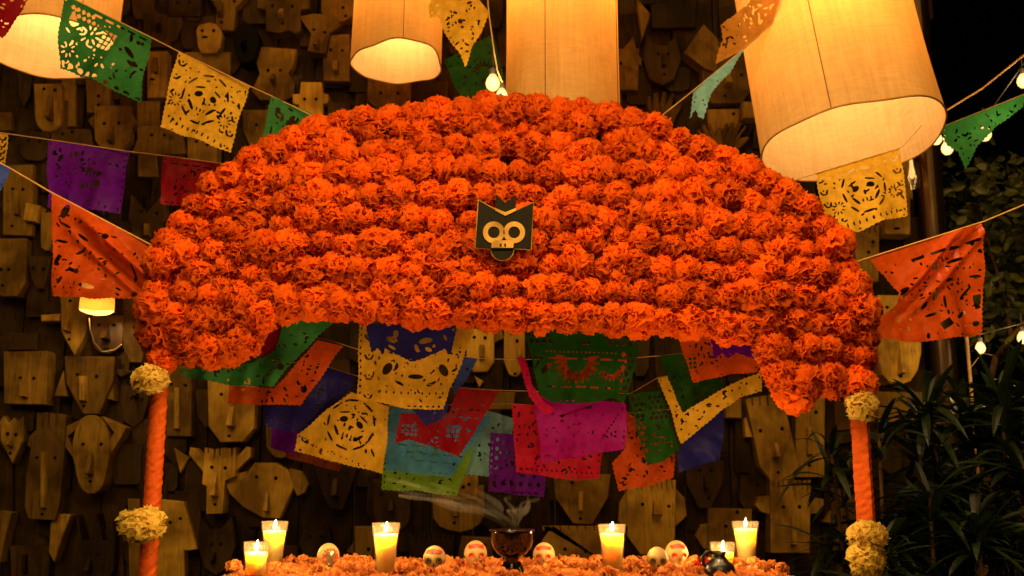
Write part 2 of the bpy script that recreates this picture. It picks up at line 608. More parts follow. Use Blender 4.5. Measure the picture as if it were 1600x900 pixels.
def shape(kind, x0, y0, x1, y1, slits=0):
    """outline in photograph pixels (y downwards)"""
    cx, cyy, w, h = (x0 + x1) / 2, (y0 + y1) / 2, x1 - x0, y1 - y0
    U = lambda pts: [(cx + u * w, cyy - v * h) for u, v in pts]
    top = [(-.5, .5)]
    if slits:
        for k in range(slits):
            u = -.5 + (k + 0.8) / (slits + 0.6)
            d = 0.10 + 0.07 * ((k * 37) % 5) / 5
            e = 0.9 / max(w, 1)
            top += [(u - e, .5), (u - e * .6 + 0.008, .5 - d), (u + e * .6 + 0.008, .5 - d), (u + e, .5)]
    top.append((.5, .5))
    if kind == 'plank':
        return U(top + [(.47, -.5), (-.48, -.5)])
    if kind == 'cut':
        return U(top + [(.48, -.28), (.24, -.5), (-.22, -.5), (-.49, -.26)])
    if kind == 'shield':
        return U(top + [(.47, .05), (.18, -.5), (-.14, -.5), (-.46, .02)])
    if kind == 'vee':
        return U(top + [(.30, -.1), (.13, -.5), (-.13, -.5), (-.32, -.12)])
    if kind == 'point':
        return U(top + [(.44, -.12), (.02, -.5), (-.46, -.1)])
    if kind == 'uround':
        return U(top + [(.5, -.15), (.43, -.34), (.27, -.46), (.05, -.5), (-.2, -.48), (-.38, -.38), (-.49, -.2)])
    if kind == 'oval':
        return U([(0.5 * abs(math.cos(a)) ** .8 * (1 if math.cos(a) > 0 else -1) * (1 - 0.12 * (math.sin(a) < -.2)),
                   0.5 * math.sin(a)) for a in [2 * math.pi * k / 22 for k in range(22)]][::-1])
    if kind == 'arch':
        return U([(-.5, .2), (-.43, .38), (-.25, .48), (0, .5), (.26, .47), (.44, .36), (.5, .15), (.46, -.3), (.28, -.5), (-.3, -.5), (-.48, -.32)])
    if kind == 'hour':
        return U([(-.42, .5), (.5, .46), (.42, .15), (.30, .02), (.44, -.18), (.42, -.42), (.2, -.5), (-.3, -.48), (-.5, -.3), (-.3, 0), (-.4, .2)])
    if kind == 'tee':
        return U([(-.5, .42), (-.2, .5), (.25, .5), (.5, .28), (.22, .02), (.18, -.5), (-.25, -.46), (-.2, 0)])
    if kind == 'peaks':
        return U([(-.42, .5), (-.02, .12), (.38, .5), (.5, .05), (.40, -.05), (.38, -.5), (-.40, -.5), (-.40, -.08), (-.5, .0)])
    if kind == 'crown':
        return U([(-.46, .5), (-.30, .12), (-.14, .12), (0.02, .5), (.16, .12), (.30, .12), (.46, .46), (.42, -.3), (.25, -.5), (-.25, -.5), (-.42, -.3)])
    if kind == 'spiky':
        return U([(-.5, .38), (-.3, .5), (-.12, .36), (.05, .46), (.2, .36), (.42, .5), (.44, -.05), (.02, -.5), (-.46, -.02)])
    if kind == 'cat':
        return U([(-.42, .5), (-.15, .28), (.12, .28), (.40, .48), (.5, .0), (.32, -.38), (0, -.5), (-.34, -.38), (-.5, .0)])
    if kind == 'bowl':
        return U([(-.5, .12), (-.3, .2), (-.16, .5), (.12, .5), (.26, .36), (.32, .05), (.14, -.5), (-.06, -.5), (-.3, -.3), (-.46, -.05)])
    if kind == 'hat':
        return U([(-.30, .5), (.30, .5), (.30, .18), (.5, .16), (.5, -.1), (.34, -.14), (.34, -.5), (-.34, -.5), (-.34, -.14), (-.5, -.1), (-.5, .16), (-.30, .18)])
    if kind == 'ess':
        return U([(-.5, .5), (.5, .5), (.5, .12), (.34, .08), (.34, -.44), (.2, -.5), (.12, -.42), (-.1, -.5), (-.34, -.44), (-.34, .08), (-.5, .12)])
    if kind == 'hand':
        pts = [(-.3, -.5), (-.5, .1), (-.46, .34), (-.40, .34), (-.33, .02), (-.30, .44), (-.22, .46), (-.17, .04),
               (-.08, .5), (.02, .5), (.02, .04), (.14, .46), (.22, .44), (.16, 0), (.40, .2), (.5, .14), (.26, -.3), (.22, -.5)]
        return U(pts)
    if kind == 'diamond':
        return U([(0.02, .5), (.38, .24), (.5, -.08), (.40, -.5), (.05, -.42), (-.5, -.10)])
    if kind == 'hut':
        return U([(-.32, .5), (.4, .46), (.5, -.5), (-.5, -.5)])
    if kind == 'hex':
        return U(([(-.28, .5)] + top[1:-1] + [(.5, .5)]) + [(.5, -.5), (-.5, -.5), (-.42, .12)])
    if kind == 'tusk':
        return U([(-.2, .5), (.5, .46), (.2, .1), (-.3, -.5), (-.5, -.3), (-.45, .3)])
    if kind == 'slope':
        return U([(-.42, .5), (.18, .48), (.5, -.1), (.28, -.12), (.18, -.12), (.18, -.5), (-.5, -.5)])
    if kind == 'tri':
        return U([(-.5, .5), (.5, .1), (-.1, -.5)])
    raise KeyError(kind)

EYE_ME = None
def disc_mesh():
    v, f = lathe([(1.0, 0), (1.0, 0.3)], 10, cap=True)
    me = bpy.data.meshes.new('eye')
    # axis along y, top towards the viewer
    me.from_pydata([(a, -c, b) for a, b, c in v], [], f)
    me.materials.append(M['hole'])
    return me
EYE_ME = disc_mesh()
MASK_GROUP = 'carved wooden masks on the plank wall'
mask_i = [0]

def mask(box, kind, label, tone='mask', slits=0, eyes='std', nose='std', mouth=None, extra=(), layer=1, tilt=0.0,
         poly=None, nose_w=0.11, name='wooden_mask', cat='mask'):
    k = mask_i[0]
    mask_i[0] += 1
    x0, y0, x1, y1 = box
    th = 0.022 + 0.028 * layer + 0.0011 * (k % 17)
    Y = WALL_Y - 0.010 - th
    base = P((x0 + x1) / 2, (y0 + y1) / 2, Y)
    root = empty(name, base)
    tag(root, label, cat, MASK_GROUP if name == 'wooden_mask' else None)
    mat = M[tone]
    pts = poly or shape(kind, x0, y0, x1, y1, slits)
    w, h = x1 - x0, y1 - y0
    cx, cyy = (x0 + x1) / 2, (y0 + y1) / 2
    jit = 0.0 if (kind in ('oval',) or slits) else 1.2
    pts = [(a + random.uniform(-jit, jit), b + random.uniform(-jit, jit)) for a, b in pts]
    px_prism('face', pts, Y, th, mat, root, base, 0.0016 if slits else 0.003)
    for e in extra:
        px_prism('ear', e, Y + 0.012, th - 0.014, mat, root, base, 0.002)
    s = mpp(Y)
    if eyes == 'std':
        ey = y0 + h * random.uniform(.28, .36)
        eyes = [(cx - w * .17, ey), (cx + w * .17, ey + random.uniform(-1.5, 1.5))]
    for ex, eyy in eyes or ():
        p = P(ex, eyy, Y) - base
        o = link('eye', EYE_ME, root, p)
        o.scale = (2.9 * s, 0.006, 2.9 * s * random.uniform(.8, 1.15))
    if mouth:
        o = link('mouth', EYE_ME, root, P(mouth[0], mouth[1], Y) - base)
        o.scale = (2.8 * s * (mouth[2] if len(mouth) > 2 else 1), 0.006, 2.4 * s)
    if nose == 'std':
        nose = ('wedge', cx + random.uniform(-.04, .04) * w, y0 + h * .42, y0 + h * .68)
    if nose:
        kindn, nx, ny0, ny1 = nose[:4]
        nw = nose[4] if len(nose) > 4 else max(5.0, w * nose_w)
        a, b = P(nx, ny0, Y) - base, P(nx, ny1, Y) - base
        hw = nw * s / 2
        if kindn == 'bar':
            d0, d1 = 0.018, 0.022
        elif kindn == 'block':
            d0, d1 = 0.03, 0.034
        else:
            d0, d1 = 0.006, 0.05
        k0 = 0.7 if kindn == 'wedge' else 1.0
        V = [(a.x - hw * k0, 0, a.z), (a.x + hw * k0, 0, a.z), (b.x + hw, 0, b.z), (b.x - hw, 0, b.z),
             (a.x - hw * k0 * .8, -d0, a.z), (a.x + hw * k0 * .8, -d0, a.z), (b.x + hw * .75, -d1, b.z + 0.006), (b.x - hw * .75, -d1, b.z + 0.006)]
        mesh_obj('nose', V, [(4, 5, 6, 7), (0, 1, 5, 4), (1, 2, 6, 5), (2, 3, 7, 6), (3, 0, 4, 7)][::1], mat, root)
    if tilt:
        root.rotation_euler = (0, R(tilt), 0)
    return root

# --- under the far lantern, upper left
mask((53, 130, 97, 206), 'uround', 'brown mask with a hooked nose below the lantern at the upper corner', eyes=[(69, 139), (86, 141)], nose=('wedge', 80, 150, 190, 9))
mask((96, 118, 117, 198), 'plank', 'narrow plain upright board beside the hook nosed mask', eyes=None, nose=None, layer=0)
mask((134, 124, 172, 176), 'plank', 'square block mask just below the large green paper banner', eyes=[(154, 150), (154, 164)], nose=None)
mask((146, 164, 204, 236), 'cut', 'mask with triangular wing ears above the purple paper banner', eyes=[(163, 193), (186, 192)], nose=('wedge', 176, 196, 226, 8),
     extra=([(150, 176), (137, 188), (151, 208)], [(202, 172), (215, 192), (199, 203)]))
mask((215, 158, 250, 276), 'plank', 'tall narrow board mask next to the yellow skull banner', eyes=[(237, 211), (233, 235)], nose=None, layer=0)
mask((30, 205, 76, 252), 'uround', 'rounded chin mask just under the long twine, above the blue banner', tone='mask_dark', nose=None, eyes=[(44, 220), (62, 221)])
mask((70, 200, 148, 232), 'hut', 'wide low forehead board showing above the purple paper banner', eyes=[(98, 209), (113, 206)], nose=None, layer=0)
mask((4, 257, 52, 368), 'plank', 'long nosed plank mask to the side of the orange banner, near the frame edge', eyes=[(20, 295), (36, 296)], nose=('bar', 28, 300, 338, 9), mouth=(19, 353))
mask((-8, 176, 19, 204), 'plank', 'small square block at the very edge above the yellow banner sliver', eyes=None, nose=None, layer=0)
mask((62, 240, 84, 300), 'plank', 'dark upright board half behind the purple banner', tone='mask_dark', eyes=None, nose=None, layer=0)
mask((199, 303, 262, 382), 'peaks', 'mask with two pointed ears and a deep notch between, by the arch side', nose=('block', 232, 352, 372, 9), eyes=[(221, 330), (245, 333)])
mask((37, 318, 60, 345), 'plank', 'small pale tilted block next to the corner of the orange banner', tone='mask_pale', eyes=None, nose=None, layer=2, tilt=12)
# --- top band
mask((316, -22, 390, 48), 'tee', 'broad browed mask cut by the top edge, above the round topped mask', eyes=[(332, 4), (366, 2)], nose=('wedge', 345, 5, 28, 9), mouth=(346, 35))
mask((307, 35, 346, 82), 'arch', 'small round topped mask with one ear nub beside the black mask', tone='mask_pale', eyes=[(316, 48), (334, 48)], nose=None, mouth=(320, 58, 2.0),
     extra=([(344, 50), (349, 54), (346, 62), (341, 60)],))
mask((363, 36, 405, 98), 'oval', 'glossy black oval mask among the bare wooden ones', tone='black_wood', nose=('wedge', 382, 64, 78, 8), eyes=[(373, 54), (392, 54)], layer=2)
mask((402, -12, 484, 52), 'ess', 'square jawed mask with wide shoulders at the top, beside the black mask', eyes=[(426, 9), (457, 10)], nose=('wedge', 440, 14, 30, 10), mouth=(442, 37))
mask((502, -26, 552, 35), 'uround', 'rounded board mask tucked against the hanging lantern at the top', eyes=[(536, 12)], mouth=(540, 25), nose=None)
mask((466, 22, 533, 84), 'tee', 'flared trumpet shaped mask between the square jawed mask and the lantern', eyes=[(490, 47), (507, 50)], nose=('wedge', 497, 60, 78, 9), tilt=4, layer=2)
mask((392, 73, 464, 158), 'hour', 'broad mask with a pinched waist in front of the twine above the arch', eyes=[(419, 110), (438, 110)], nose=('wedge', 428, 116, 132, 8))
mask((504, 54, 546, 127), 'plank', 'upright plank mask with a block nose under the trumpet shaped mask', eyes=[(517, 78), (535, 79)], nose=('block', 525, 98, 116, 9))
mask((458, 128, 514, 184), 'hat', 'square mask with a flat cap and side blocks just above the arch', eyes=[(476, 155), (494, 155)], nose=None, tone='mask_pale')
mask((288, 80, 362, 132), 'plank', 'plain pale board behind the top edge of the yellow skull banner', eyes=None, nose=None, layer=0)
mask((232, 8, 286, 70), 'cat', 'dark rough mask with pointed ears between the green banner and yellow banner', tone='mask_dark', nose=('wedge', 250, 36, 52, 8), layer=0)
mask((378, 172, 420, 238), 'shield', 'tapered board with one round eye behind the small green banner', eyes=[(401, 195)], nose=None)
mask((230, 80, 262, 153), 'plank', 'board mask with a mouth hole at the side of the yellow skull banner', eyes=None, mouth=(238, 124, 1.6), nose=('bar', 244, 92, 116, 7))
mask((512, 158, 548, 186), 'plank', 'short comb like board with saw cuts below the lantern', slits=6, tone='mask_dark', eyes=None, nose=None)
mask((205, 195, 292, 240), 'hut', 'low wide mask with two small eyes beneath the yellow skull banner', eyes=[(237, 211), (257, 211)], nose=None, layer=0)
mask((293, 212, 340, 258), 'plank', 'square mask with close set eyes under the hem of the yellow skull banner', eyes=[(307, 221), (324, 226)], nose=None)
mask((574, 118, 642, 172), 'uround', 'round faced mask half hidden below the wavy lantern rim', eyes=[(595, 145), (622, 146)], nose=None)
mask((644, 126, 700, 178), 'plank', 'plank mask behind the lantern rim beside the green sunburst banner', tone='mask_dark', eyes=[(664, 146), (684, 147)], nose=None, layer=0)
mask((262, -20, 316, 26), 'plank', 'dark board cut by the top edge beside the large green banner', tone='mask_dark', eyes=[(278, 4), (296, 4)], nose=None, layer=0)
mask((700, 20, 752, 84), 'plank', 'dark square board behind the hanging yellow banner and bulb cable', tone='mask_dark', eyes=[(742, 40), (746, 62)], nose=None, layer=0)
# --- left middle
mask((62, 332, 81, 392), 'uround', 'slim finger like board next to the edge of the orange banner', eyes=None, nose=None)
mask((-14, 372, 40, 463), 'cut', 'cut cornered mask at the far edge level with the orange banner', eyes=[(2, 421), (14, 421)], nose=None, mouth=(4, 446))
mask((42, 400, 80, 452), 'vee', 'dark tapering mask just outside the lower corner of the orange banner', tone='mask_dark', eyes=[(52, 418), (68, 420)], nose=None)
mask((94, 462, 137, 556), 'point', 'pointed chin mask beside the small lit lamp', eyes=[(110, 470)], mouth=(108, 530), nose=('wedge', 108, 496, 520, 8), tone='mask')
mask((143, 492, 192, 552), 'uround', 'varnished brown face with open mouth right below the small lit lamp', tone='mask_brown', eyes=[(155, 508), (178, 508)], mouth=(166, 545, 1.8), nose=('wedge', 167, 506, 532, 12), layer=1)
mask((192, 466, 230, 566), 'cut', 'tall cut cornered mask next to the arch flowers, level with the small lamp', eyes=[(210, 495), (210, 511)], nose=None, tone='mask')
mask((63, 491, 94, 501), 'plank', 'short horizontal stick left of the small lit lamp', eyes=None, nose=None, tone='mask_pale', name='wooden_stick', cat='stick')
mask((8, 520, 58, 548), 'plank', 'dark rough board above the visor box mask', tone='mask_dark', eyes=None, nose=None, layer=0)
mask((4, 549, 74, 632), 'plank', 'boxy mask with a sunken visor and stub nose at the far side', eyes=[(32, 590), (53, 591)], nose=('block', 40, 597, 622, 10), tone='mask', layer=2,
     extra=([(16, 556), (54, 558), (53, 576), (15, 574)],))
mask((100, 557, 180, 646), 'shield', 'wide shield mask with flaps at its cheeks beneath the small lamp', eyes=[(121, 585), (151, 588)], nose=('bar', 131, 588, 628, 11), mouth=(131, 634), layer=2,
     extra=([(99, 578), (104, 619), (84, 619)], [(176, 585), (178, 626), (156, 620)]))
mask((186, 585, 232, 668), 'cat', 'shadowy mask between the shield mask and the wrapped pole', tone='mask_dark', eyes=[(206, 622), (222, 624)], nose=('wedge', 214, 612, 622, 8), layer=0)
mask((172, 574, 212, 590), 'tri', 'thin dark wooden beak jutting beside the cream paper flower', tone='mask_dark', eyes=None, nose=None, layer=1, name='wooden_beak', cat='carving')
# --- left lower
mask((-2, 650, 39, 723), 'spiky', 'spiky crowned mask with pointed chin at the far side', eyes=[(12, 678), (25, 679)], nose=('wedge', 18, 685, 698, 7), mouth=(16, 708))
mask((40, 643, 102, 813), 'cut', 'long narrow mask with a fringed cap and very long bar nose', eyes=[(58, 715), (86, 715)], nose=('bar', 70, 706, 795, 8), mouth=(66, 803),
     poly=[(58, 645), (66, 645), (66.5, 668), (67.5, 668), (68, 645), (76, 645), (76.5, 670), (77.5, 670), (78, 645), (86, 646), (86.5, 668), (87.5, 668), (88, 646), (104, 648),
           (104, 668), (101, 672), (99, 745), (94, 785), (86, 812), (44, 811), (39, 790), (41, 745), (48, 700), (43, 697), (46, 680), (56, 670)], layer=2)
mask((112, 648, 172, 772), 'oval', 'egg shaped mask with bent arms raised to its head', eyes=[(130, 694), (158, 694)], nose=('wedge', 142, 710, 742, 10), mouth=(141, 752), layer=2, tone='mask',
     extra=([(132, 652), (104, 666), (90, 680), (114, 716), (113, 700), (105, 682), (118, 672)], [(158, 650), (198, 668), (174, 708), (170, 690), (178, 676), (172, 668)]))
mask((76, 802, 111, 878), 'tusk', 'tusk shaped pale board beneath the long nosed fringed mask', eyes=None, nose=None, tone='mask')
mask((-6, 797, 18, 878), 'tusk', 'tusk shaped board at the very edge near the bottom corner', eyes=None, nose=None)
mask((16, 852, 78, 912), 'plank', 'dark square mask low between the two tusk shaped boards', tone='mask_dark', nose=('bar', 40, 866, 896, 7), eyes=None, layer=0)
mask((116, 804, 184, 912), 'crown', 'dark mask with a three spiked crown at the bottom', tone='mask_dark', eyes=[(133, 864), (153, 866)], nose=('wedge', 141, 872, 892, 8))
mask((204, 655, 250, 770), 'uround', 'long rounded board crossing behind the wrapped orange pole', nose=None, eyes=None, tone='mask_dark', layer=0)
mask((258, 572, 299, 682), 'plank', 'plank mask with a long raised bar nose beside the wrapped pole', eyes=[(268, 600), (290, 602)], nose=('bar', 278, 606, 672, 9))
mask((324, 592, 398, 691), 'cut', 'large cut cornered mask beneath the orange banner under the arch', eyes=[(346, 616), (378, 618)], nose=('wedge', 362, 636, 668, 12), mouth=(358, 681), layer=2, tone='mask_pale')
mask((317, 700, 370, 803), 'plank', 'horned mask with saw cut fringe and two diagonal horns', tone='mask_pale', eyes=[(331, 730), (352, 731)], nose=('wedge', 336, 740, 776, 11), mouth=(336, 788), layer=2,
     poly=[(319, 700), (325, 700), (325.5, 712), (327, 712), (327.5, 700), (334, 701), (334.5, 716), (336, 716), (336.5, 701), (343, 701), (343.5, 713), (345, 713), (345.5, 700),
           (352, 700), (352.5, 715), (354, 715), (354.5, 700), (361, 700), (361.5, 713), (363, 713), (363.5, 700), (369, 700), (367, 744), (352, 750), (347, 802), (323, 803), (324, 760), (316, 757)],
     extra=([(318, 738), (295, 710), (297, 699), (304, 700), (320, 716)], [(366, 718), (385, 698), (392, 700), (391, 714), (367, 738)]))
mask((353, 723, 482, 810), 'bowl', 'broad bowl shaped mask with a cap and round ear behind the tall candle', tone='mask_pale', eyes=[(401, 745), (431, 747)], nose=('wedge', 418, 768, 800, 8), layer=1,
     extra=([(452, 732), (470, 736), (482, 756), (476, 770), (464, 775), (455, 755)], [(356, 744), (386, 736), (380, 756), (356, 756)]))
mask((243, 781, 309, 908), 'slope', 'tall board mask with one sloping shoulder beside the lower cream flower', tone='mask_pale', eyes=[(266, 816), (282, 810)], nose=None, layer=1)
mask((200, 780, 236, 905), 'plank', 'pale plank crossing behind the foot of the wrapped pole', eyes=None, nose=None, layer=0)
mask((308, 806, 367, 898), 'cat', 'dark cat eared mask behind the short candle', tone='mask_dark', eyes=[(331, 850), (345, 850)], mouth=(332, 880), nose=('wedge', 334, 862, 876, 8))
mask((416, 655, 462, 716), 'uround', 'rounded mask mostly behind the blue and purple banners', eyes=None, nose=None)
mask((272, 700, 296, 740), 'tri', 'small pale wooden wedge between the pole and the horned mask', tone='mask_pale', eyes=None, nose=None, layer=0, name='wooden_wedge', cat='carving')
# --- lower centre
mask((490, 728, 560, 797), 'vee', 'vee shaped mask below the big yellow face banner', eyes=[(514, 742), (542, 741)], nose=('wedge', 524, 748, 776, 11), tone='mask_dark')
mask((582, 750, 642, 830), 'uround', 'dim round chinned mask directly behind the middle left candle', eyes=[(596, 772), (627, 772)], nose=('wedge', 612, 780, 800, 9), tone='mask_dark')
mask((676, 758, 756, 831), 'uround', 'smooth rounded mask with hooked nose behind the incense smoke', tone='mask_pale', eyes=[(701, 766)], nose=('wedge', 712, 780, 808, 9), mouth=(710, 817), layer=1)
mask((709, 744, 748, 780), 'plank', 'small square block above the incense burner smoke', eyes=[(724, 761), (733, 757)], nose=None, layer=2, tone='mask_pale')
mask((553, 823, 583, 872), 'plank', 'small square block between the patterned skull and a candle', eyes=[(576, 858)], nose=None, layer=1, extra=([(553, 846), (541, 862), (553, 866)],))
mask((711, 838, 772, 886), 'hut', 'hut shaped low board just beside the incense burner', eyes=[(757, 851)], nose=None)
mask((638, 836, 710, 884), 'plank', 'fringed dark board behind the black eyed skull', slits=9, tone='mask_dark', eyes=None, nose=None)
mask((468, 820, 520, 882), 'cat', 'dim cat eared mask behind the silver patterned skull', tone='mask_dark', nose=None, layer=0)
mask((728, 514, 772, 582), 'cut', 'small folded chin mask seen through the gap under the arch centre', eyes=[(741, 527), (758, 528)], nose=('block', 753, 540, 562, 8), layer=1, tone='mask_pale',
     extra=([(760, 512), (784, 516), (787, 528), (772, 536)],))
mask((788, 508, 820, 588), 'uround', 'tall rounded mask at the edge of the deep green lattice banner', eyes=[(808, 533)], nose=('wedge', 812, 540, 562, 8), mouth=(805, 584), layer=1, tone='mask_pale')
mask((742, 588, 756, 606), 'tri', 'tiny pale wooden peg below the folded chin mask', tone='mask_pale', eyes=None, nose=None, layer=1, name='wooden_peg', cat='carving')
mask((712, 612, 806, 640), 'plank', 'horizontal tan board between the red and magenta banners', tone='mask', eyes=None, nose=None, layer=0, name='wooden_board', cat='board')
mask((864, 742, 953, 819), 'shield', 'large shield mask with bar nose under the crimson banner', tone='mask_pale', eyes=[(894, 754)], nose=('bar', 907, 768, 800, 7), mouth=(907, 810), layer=1)
mask((838, 822, 952, 884), 'hex', 'wide fringed mask with angled corner behind the red cheeked skull', tone='mask_pale', slits=8, eyes=[(883, 858), (915, 861)], nose=None, layer=1)
mask((980, 750, 1056, 866), 'cut', 'big broad mask with a carved ring nose and fringe near the orange red banner', tone='mask_pale', slits=9, eyes=[(1004, 788), (1045, 791)], nose=('wedge', 1026, 782, 806, 16), layer=1,
     extra=([(982, 762), (968, 786), (966, 815), (982, 824)], [(1054, 762), (1070, 778), (1073, 806), (1056, 822)]))
mask((1070, 720, 1132, 794), 'shield', 'dark narrow chinned mask below the blue banner corner', tone='mask_dark', eyes=[(1093, 735), (1111, 735)], nose=('wedge', 1102, 744, 764, 8), mouth=(1107, 778))
mask((1105, 795, 1175, 878), 'plank', 'square pale mask with pentagon ears behind the short glass candle', eyes=[(1134, 822), (1152, 800)], nose=None, tone='mask_pale',
     extra=([(1106, 818), (1096, 820), (1087, 838), (1100, 858), (1106, 858)],))
mask((1163, 612, 1248, 752), 'cut', 'tall leaning mask with saw cut fringe next to the fallen orange flower', slits=8, eyes=[(1188, 673), (1222, 670)], nose=('wedge', 1212, 692, 716, 9), mouth=(1216, 738), layer=2, tone='mask_pale',
     poly=[(1165, 624), (1174, 622), (1175, 634), (1177, 634), (1176, 621), (1186, 620), (1187, 634), (1189, 634), (1188, 619), (1198, 618), (1199, 634), (1201, 634), (1200, 617),
           (1212, 616), (1213, 630), (1215, 630), (1214, 616), (1222, 618), (1240, 690), (1247, 730), (1240, 748), (1205, 752), (1187, 728), (1180, 690)],
     extra=([(1166, 652), (1163, 656), (1166, 683), (1176, 683)],))
mask((1243, 604, 1289, 747), 'plank', 'tall rectangular mask with block nose next to the palm fronds', eyes=[(1254, 641), (1275, 644)], nose=('bar', 1264, 668, 712, 9), mouth=(1265, 727), layer=1, tone='mask_pale')
mask((1203, 750, 1267, 864), 'plank', 'fringed rectangular mask with round side ears low beside the glass candle', slits=8, eyes=[(1224, 792), (1249, 792)], nose=('bar', 1239, 808, 852, 9), layer=2, tone='mask_pale',
     extra=([(1204, 774), (1184, 777), (1181, 790), (1190, 800), (1204, 804)], [(1264, 776), (1287, 780), (1287, 794), (1278, 802), (1264, 804)]))
mask((1299, 758, 1340, 905), 'plank', 'tall mask with one pointed ear flap just beside the ribboned pole', eyes=[(1319, 808)], nose=None, layer=1, tone='mask', extra=([(1300, 794), (1287, 816), (1300, 818)],))
mask((1304, 612, 1334, 672), 'plank', 'board peeping out above the palm fronds by the ribboned pole', eyes=[(1316, 624)], nose=None, layer=0)
mask((1156, 742, 1204, 800), 'uround', 'dim mask behind the candle beside the leaning fringed mask', tone='mask_dark', eyes=[(1184, 757)], nose=None, layer=0)
mask((1133, 622, 1159, 653), 'plank', 'small square block below the spread yellow banner', eyes=None, nose=None, layer=1)
# --- upper right
mask((958, 76, 998, 140), 'plank', 'mask with two slanted crown points beside the central lantern', eyes=[(970, 99)], nose=None, layer=1, tone='mask',
     extra=([(968, 84), (990, 56), (994, 78)], [(996, 84), (1003, 92), (1002, 102), (996, 100)]))
mask((1005, 52, 1064, 133), 'cat', 'greyish dark mask with pale nose near the central lantern', tone='mask_dark', eyes=[(1028, 84), (1044, 84)], nose=('bar', 1037, 86, 106, 7), mouth=(1038, 116))
mask((1016, -16, 1090, 44), 'plank', 'dark broad mask at the top with a toothed mouth', tone='mask_dark', eyes=[(1036, 4), (1070, 4)], nose=None, layer=0, extra=([(1044, 10), (1080, 10), (1080, 20), (1044, 20)],))
mask((1069, 38, 1126, 112), 'diamond', 'faceted pentagon mask near the curling tan banner', eyes=None, nose=None, layer=2)
mask((1096, 62, 1176, 162), 'arch', 'large rounded mask behind the small curled green banner', eyes=[(1120, 118), (1158, 117)], nose=('wedge', 1136, 108, 136, 14), mouth=(1133, 150), layer=1)
mask((1010, 142, 1070, 196), 'hand', 'wooden hand with five straight fingers rising above the arch', eyes=None, nose=None, layer=1, tone='mask', name='wooden_hand', cat='carving')
mask((1090, 192, 1134, 240), 'hand', 'smaller spread wooden hand above the arch shoulder', eyes=None, nose=None, layer=2, tone='mask', tilt=-28, name='wooden_hand', cat='carving')
mask((1126, 190, 1170, 240), 'hand', 'spread wooden hand nearest the big lantern above the arch', eyes=None, nose=None, layer=1, tone='mask', tilt=22, name='wooden_hand', cat='carving')
mask((1106, 170, 1156, 212), 'plank', 'square board behind the two spread wooden hands', eyes=[(1146, 178)], nose=None, layer=0)
mask((1161, 158, 1188, 184), 'plank', 'small block against the edge of the big lantern', eyes=None, nose=None, layer=2)
mask((994, -6, 1018, 62), 'tri', 'slanted wooden shard beside the central lantern top', eyes=None, nose=None, layer=1, name='wooden_shard', cat='carving')
# --- right end
mask((1382, 300, 1424, 366), 'plank', 'lit square block under the yellow banner and glass lamp', eyes=None, mouth=(1401, 357, 2.0), nose=None, layer=2, tone='mask_pale')
mask((1336, 352, 1374, 440), 'plank', 'fringed board beside the arch shoulder below the yellow banner', slits=4, eyes=[(1357, 394), (1364, 378)], nose=None, layer=1)
mask((1371, 462, 1440, 601), 'uround', 'large round chinned mask below the right orange banner', eyes=[(1386, 480), (1424, 480)], nose=('wedge', 1406, 530, 586, 8), mouth=(1407, 588), layer=2, tone='mask_pale')
mask((1370, 612, 1444, 660), 'plank', 'horizontal weathered board among the palm leaves', eyes=None, nose=None, layer=0, name='wooden_board', cat='board')

# ------------------------------------------------------------------ post at the wall's end
pb = P(1474, 560, 4.2)
post = empty('metal_post', (pb.x, 4.2, 0))
tag(post, 'dark glossy round post at the end of the plank wall', 'post')
v, f = lathe([(0.052, 0), (0.052, 4.1)], 28, cap=True)
mesh_obj('shaft', v, f, M['post'], post, smooth=False)
v, f = lathe([(0.10, 0), (0.10, 0.012), (0.06, 0.03), (0.054, 0.05)], 28, cap=True)
mesh_obj('base_plate', v, f, M['post'], post)

# ------------------------------------------------------------------ paper pompom flowers
def pompom(seed, petals=74, ruffle=0.09, wide=0.46, flat=1.0, cols=6, rows=4):
    """tissue flower facing -y, radius about 1: upright ruffled petals on a dome"""
    r = np.random.default_rng(seed)
    V, Fc = [], []
    for k in range(petals):
        t = (k + 0.5) / petals
        th = math.acos(1 - t * 1.28)          # 0 = facing the viewer, past 90 deg at the rim
        ph = k * 2.39996 + r.uniform(-.3, .3)
        d = np.array([math.sin(th) * math.cos(ph), -math.cos(th), math.sin(th) * math.sin(ph)])
        a = np.cross(d, r.normal(size=3)); a /= np.linalg.norm(a)
        b = np.cross(d, a)
        L = r.uniform(.80, 1.06)
        w = wide * r.uniform(.75, 1.2)
        p1, p2 = r.uniform(0, 6.28, 2)
        fr = r.uniform(5, 8)
        bend = r.uniform(.12, .45) * r.choice([-1, 1])
        base = len(V)
        for j in range(rows):
            s = j / (rows - 1)
            rad = 0.42 + (L - 0.42) * s
            ww = w * (0.25 + 0.75 * s ** .7)
            for i in range(cols):
                q = i / (cols - 1) * 2 - 1
                edge = 1 - 0.16 * q * q * s
                ruf = ruffle * s * (math.sin(q * fr + p1) + .6 * math.sin(q * fr * 1.9 + p2))
                tip = 0.05 * s * s * math.sin(q * 9 + p2)
                pt = d * (rad * edge + tip) + a * (q * ww) + b * (ruf + bend * s * s + 0.25 * q * q * ww * bend)
                pt = pt * np.array([1, flat, 1])
                V.append(tuple(pt))
        for j in range(rows - 1):
            for i in range(cols - 1):
                q = base + j * cols + i
                Fc.append((q, q + 1, q + cols + 1, q + cols))
    return V, Fc

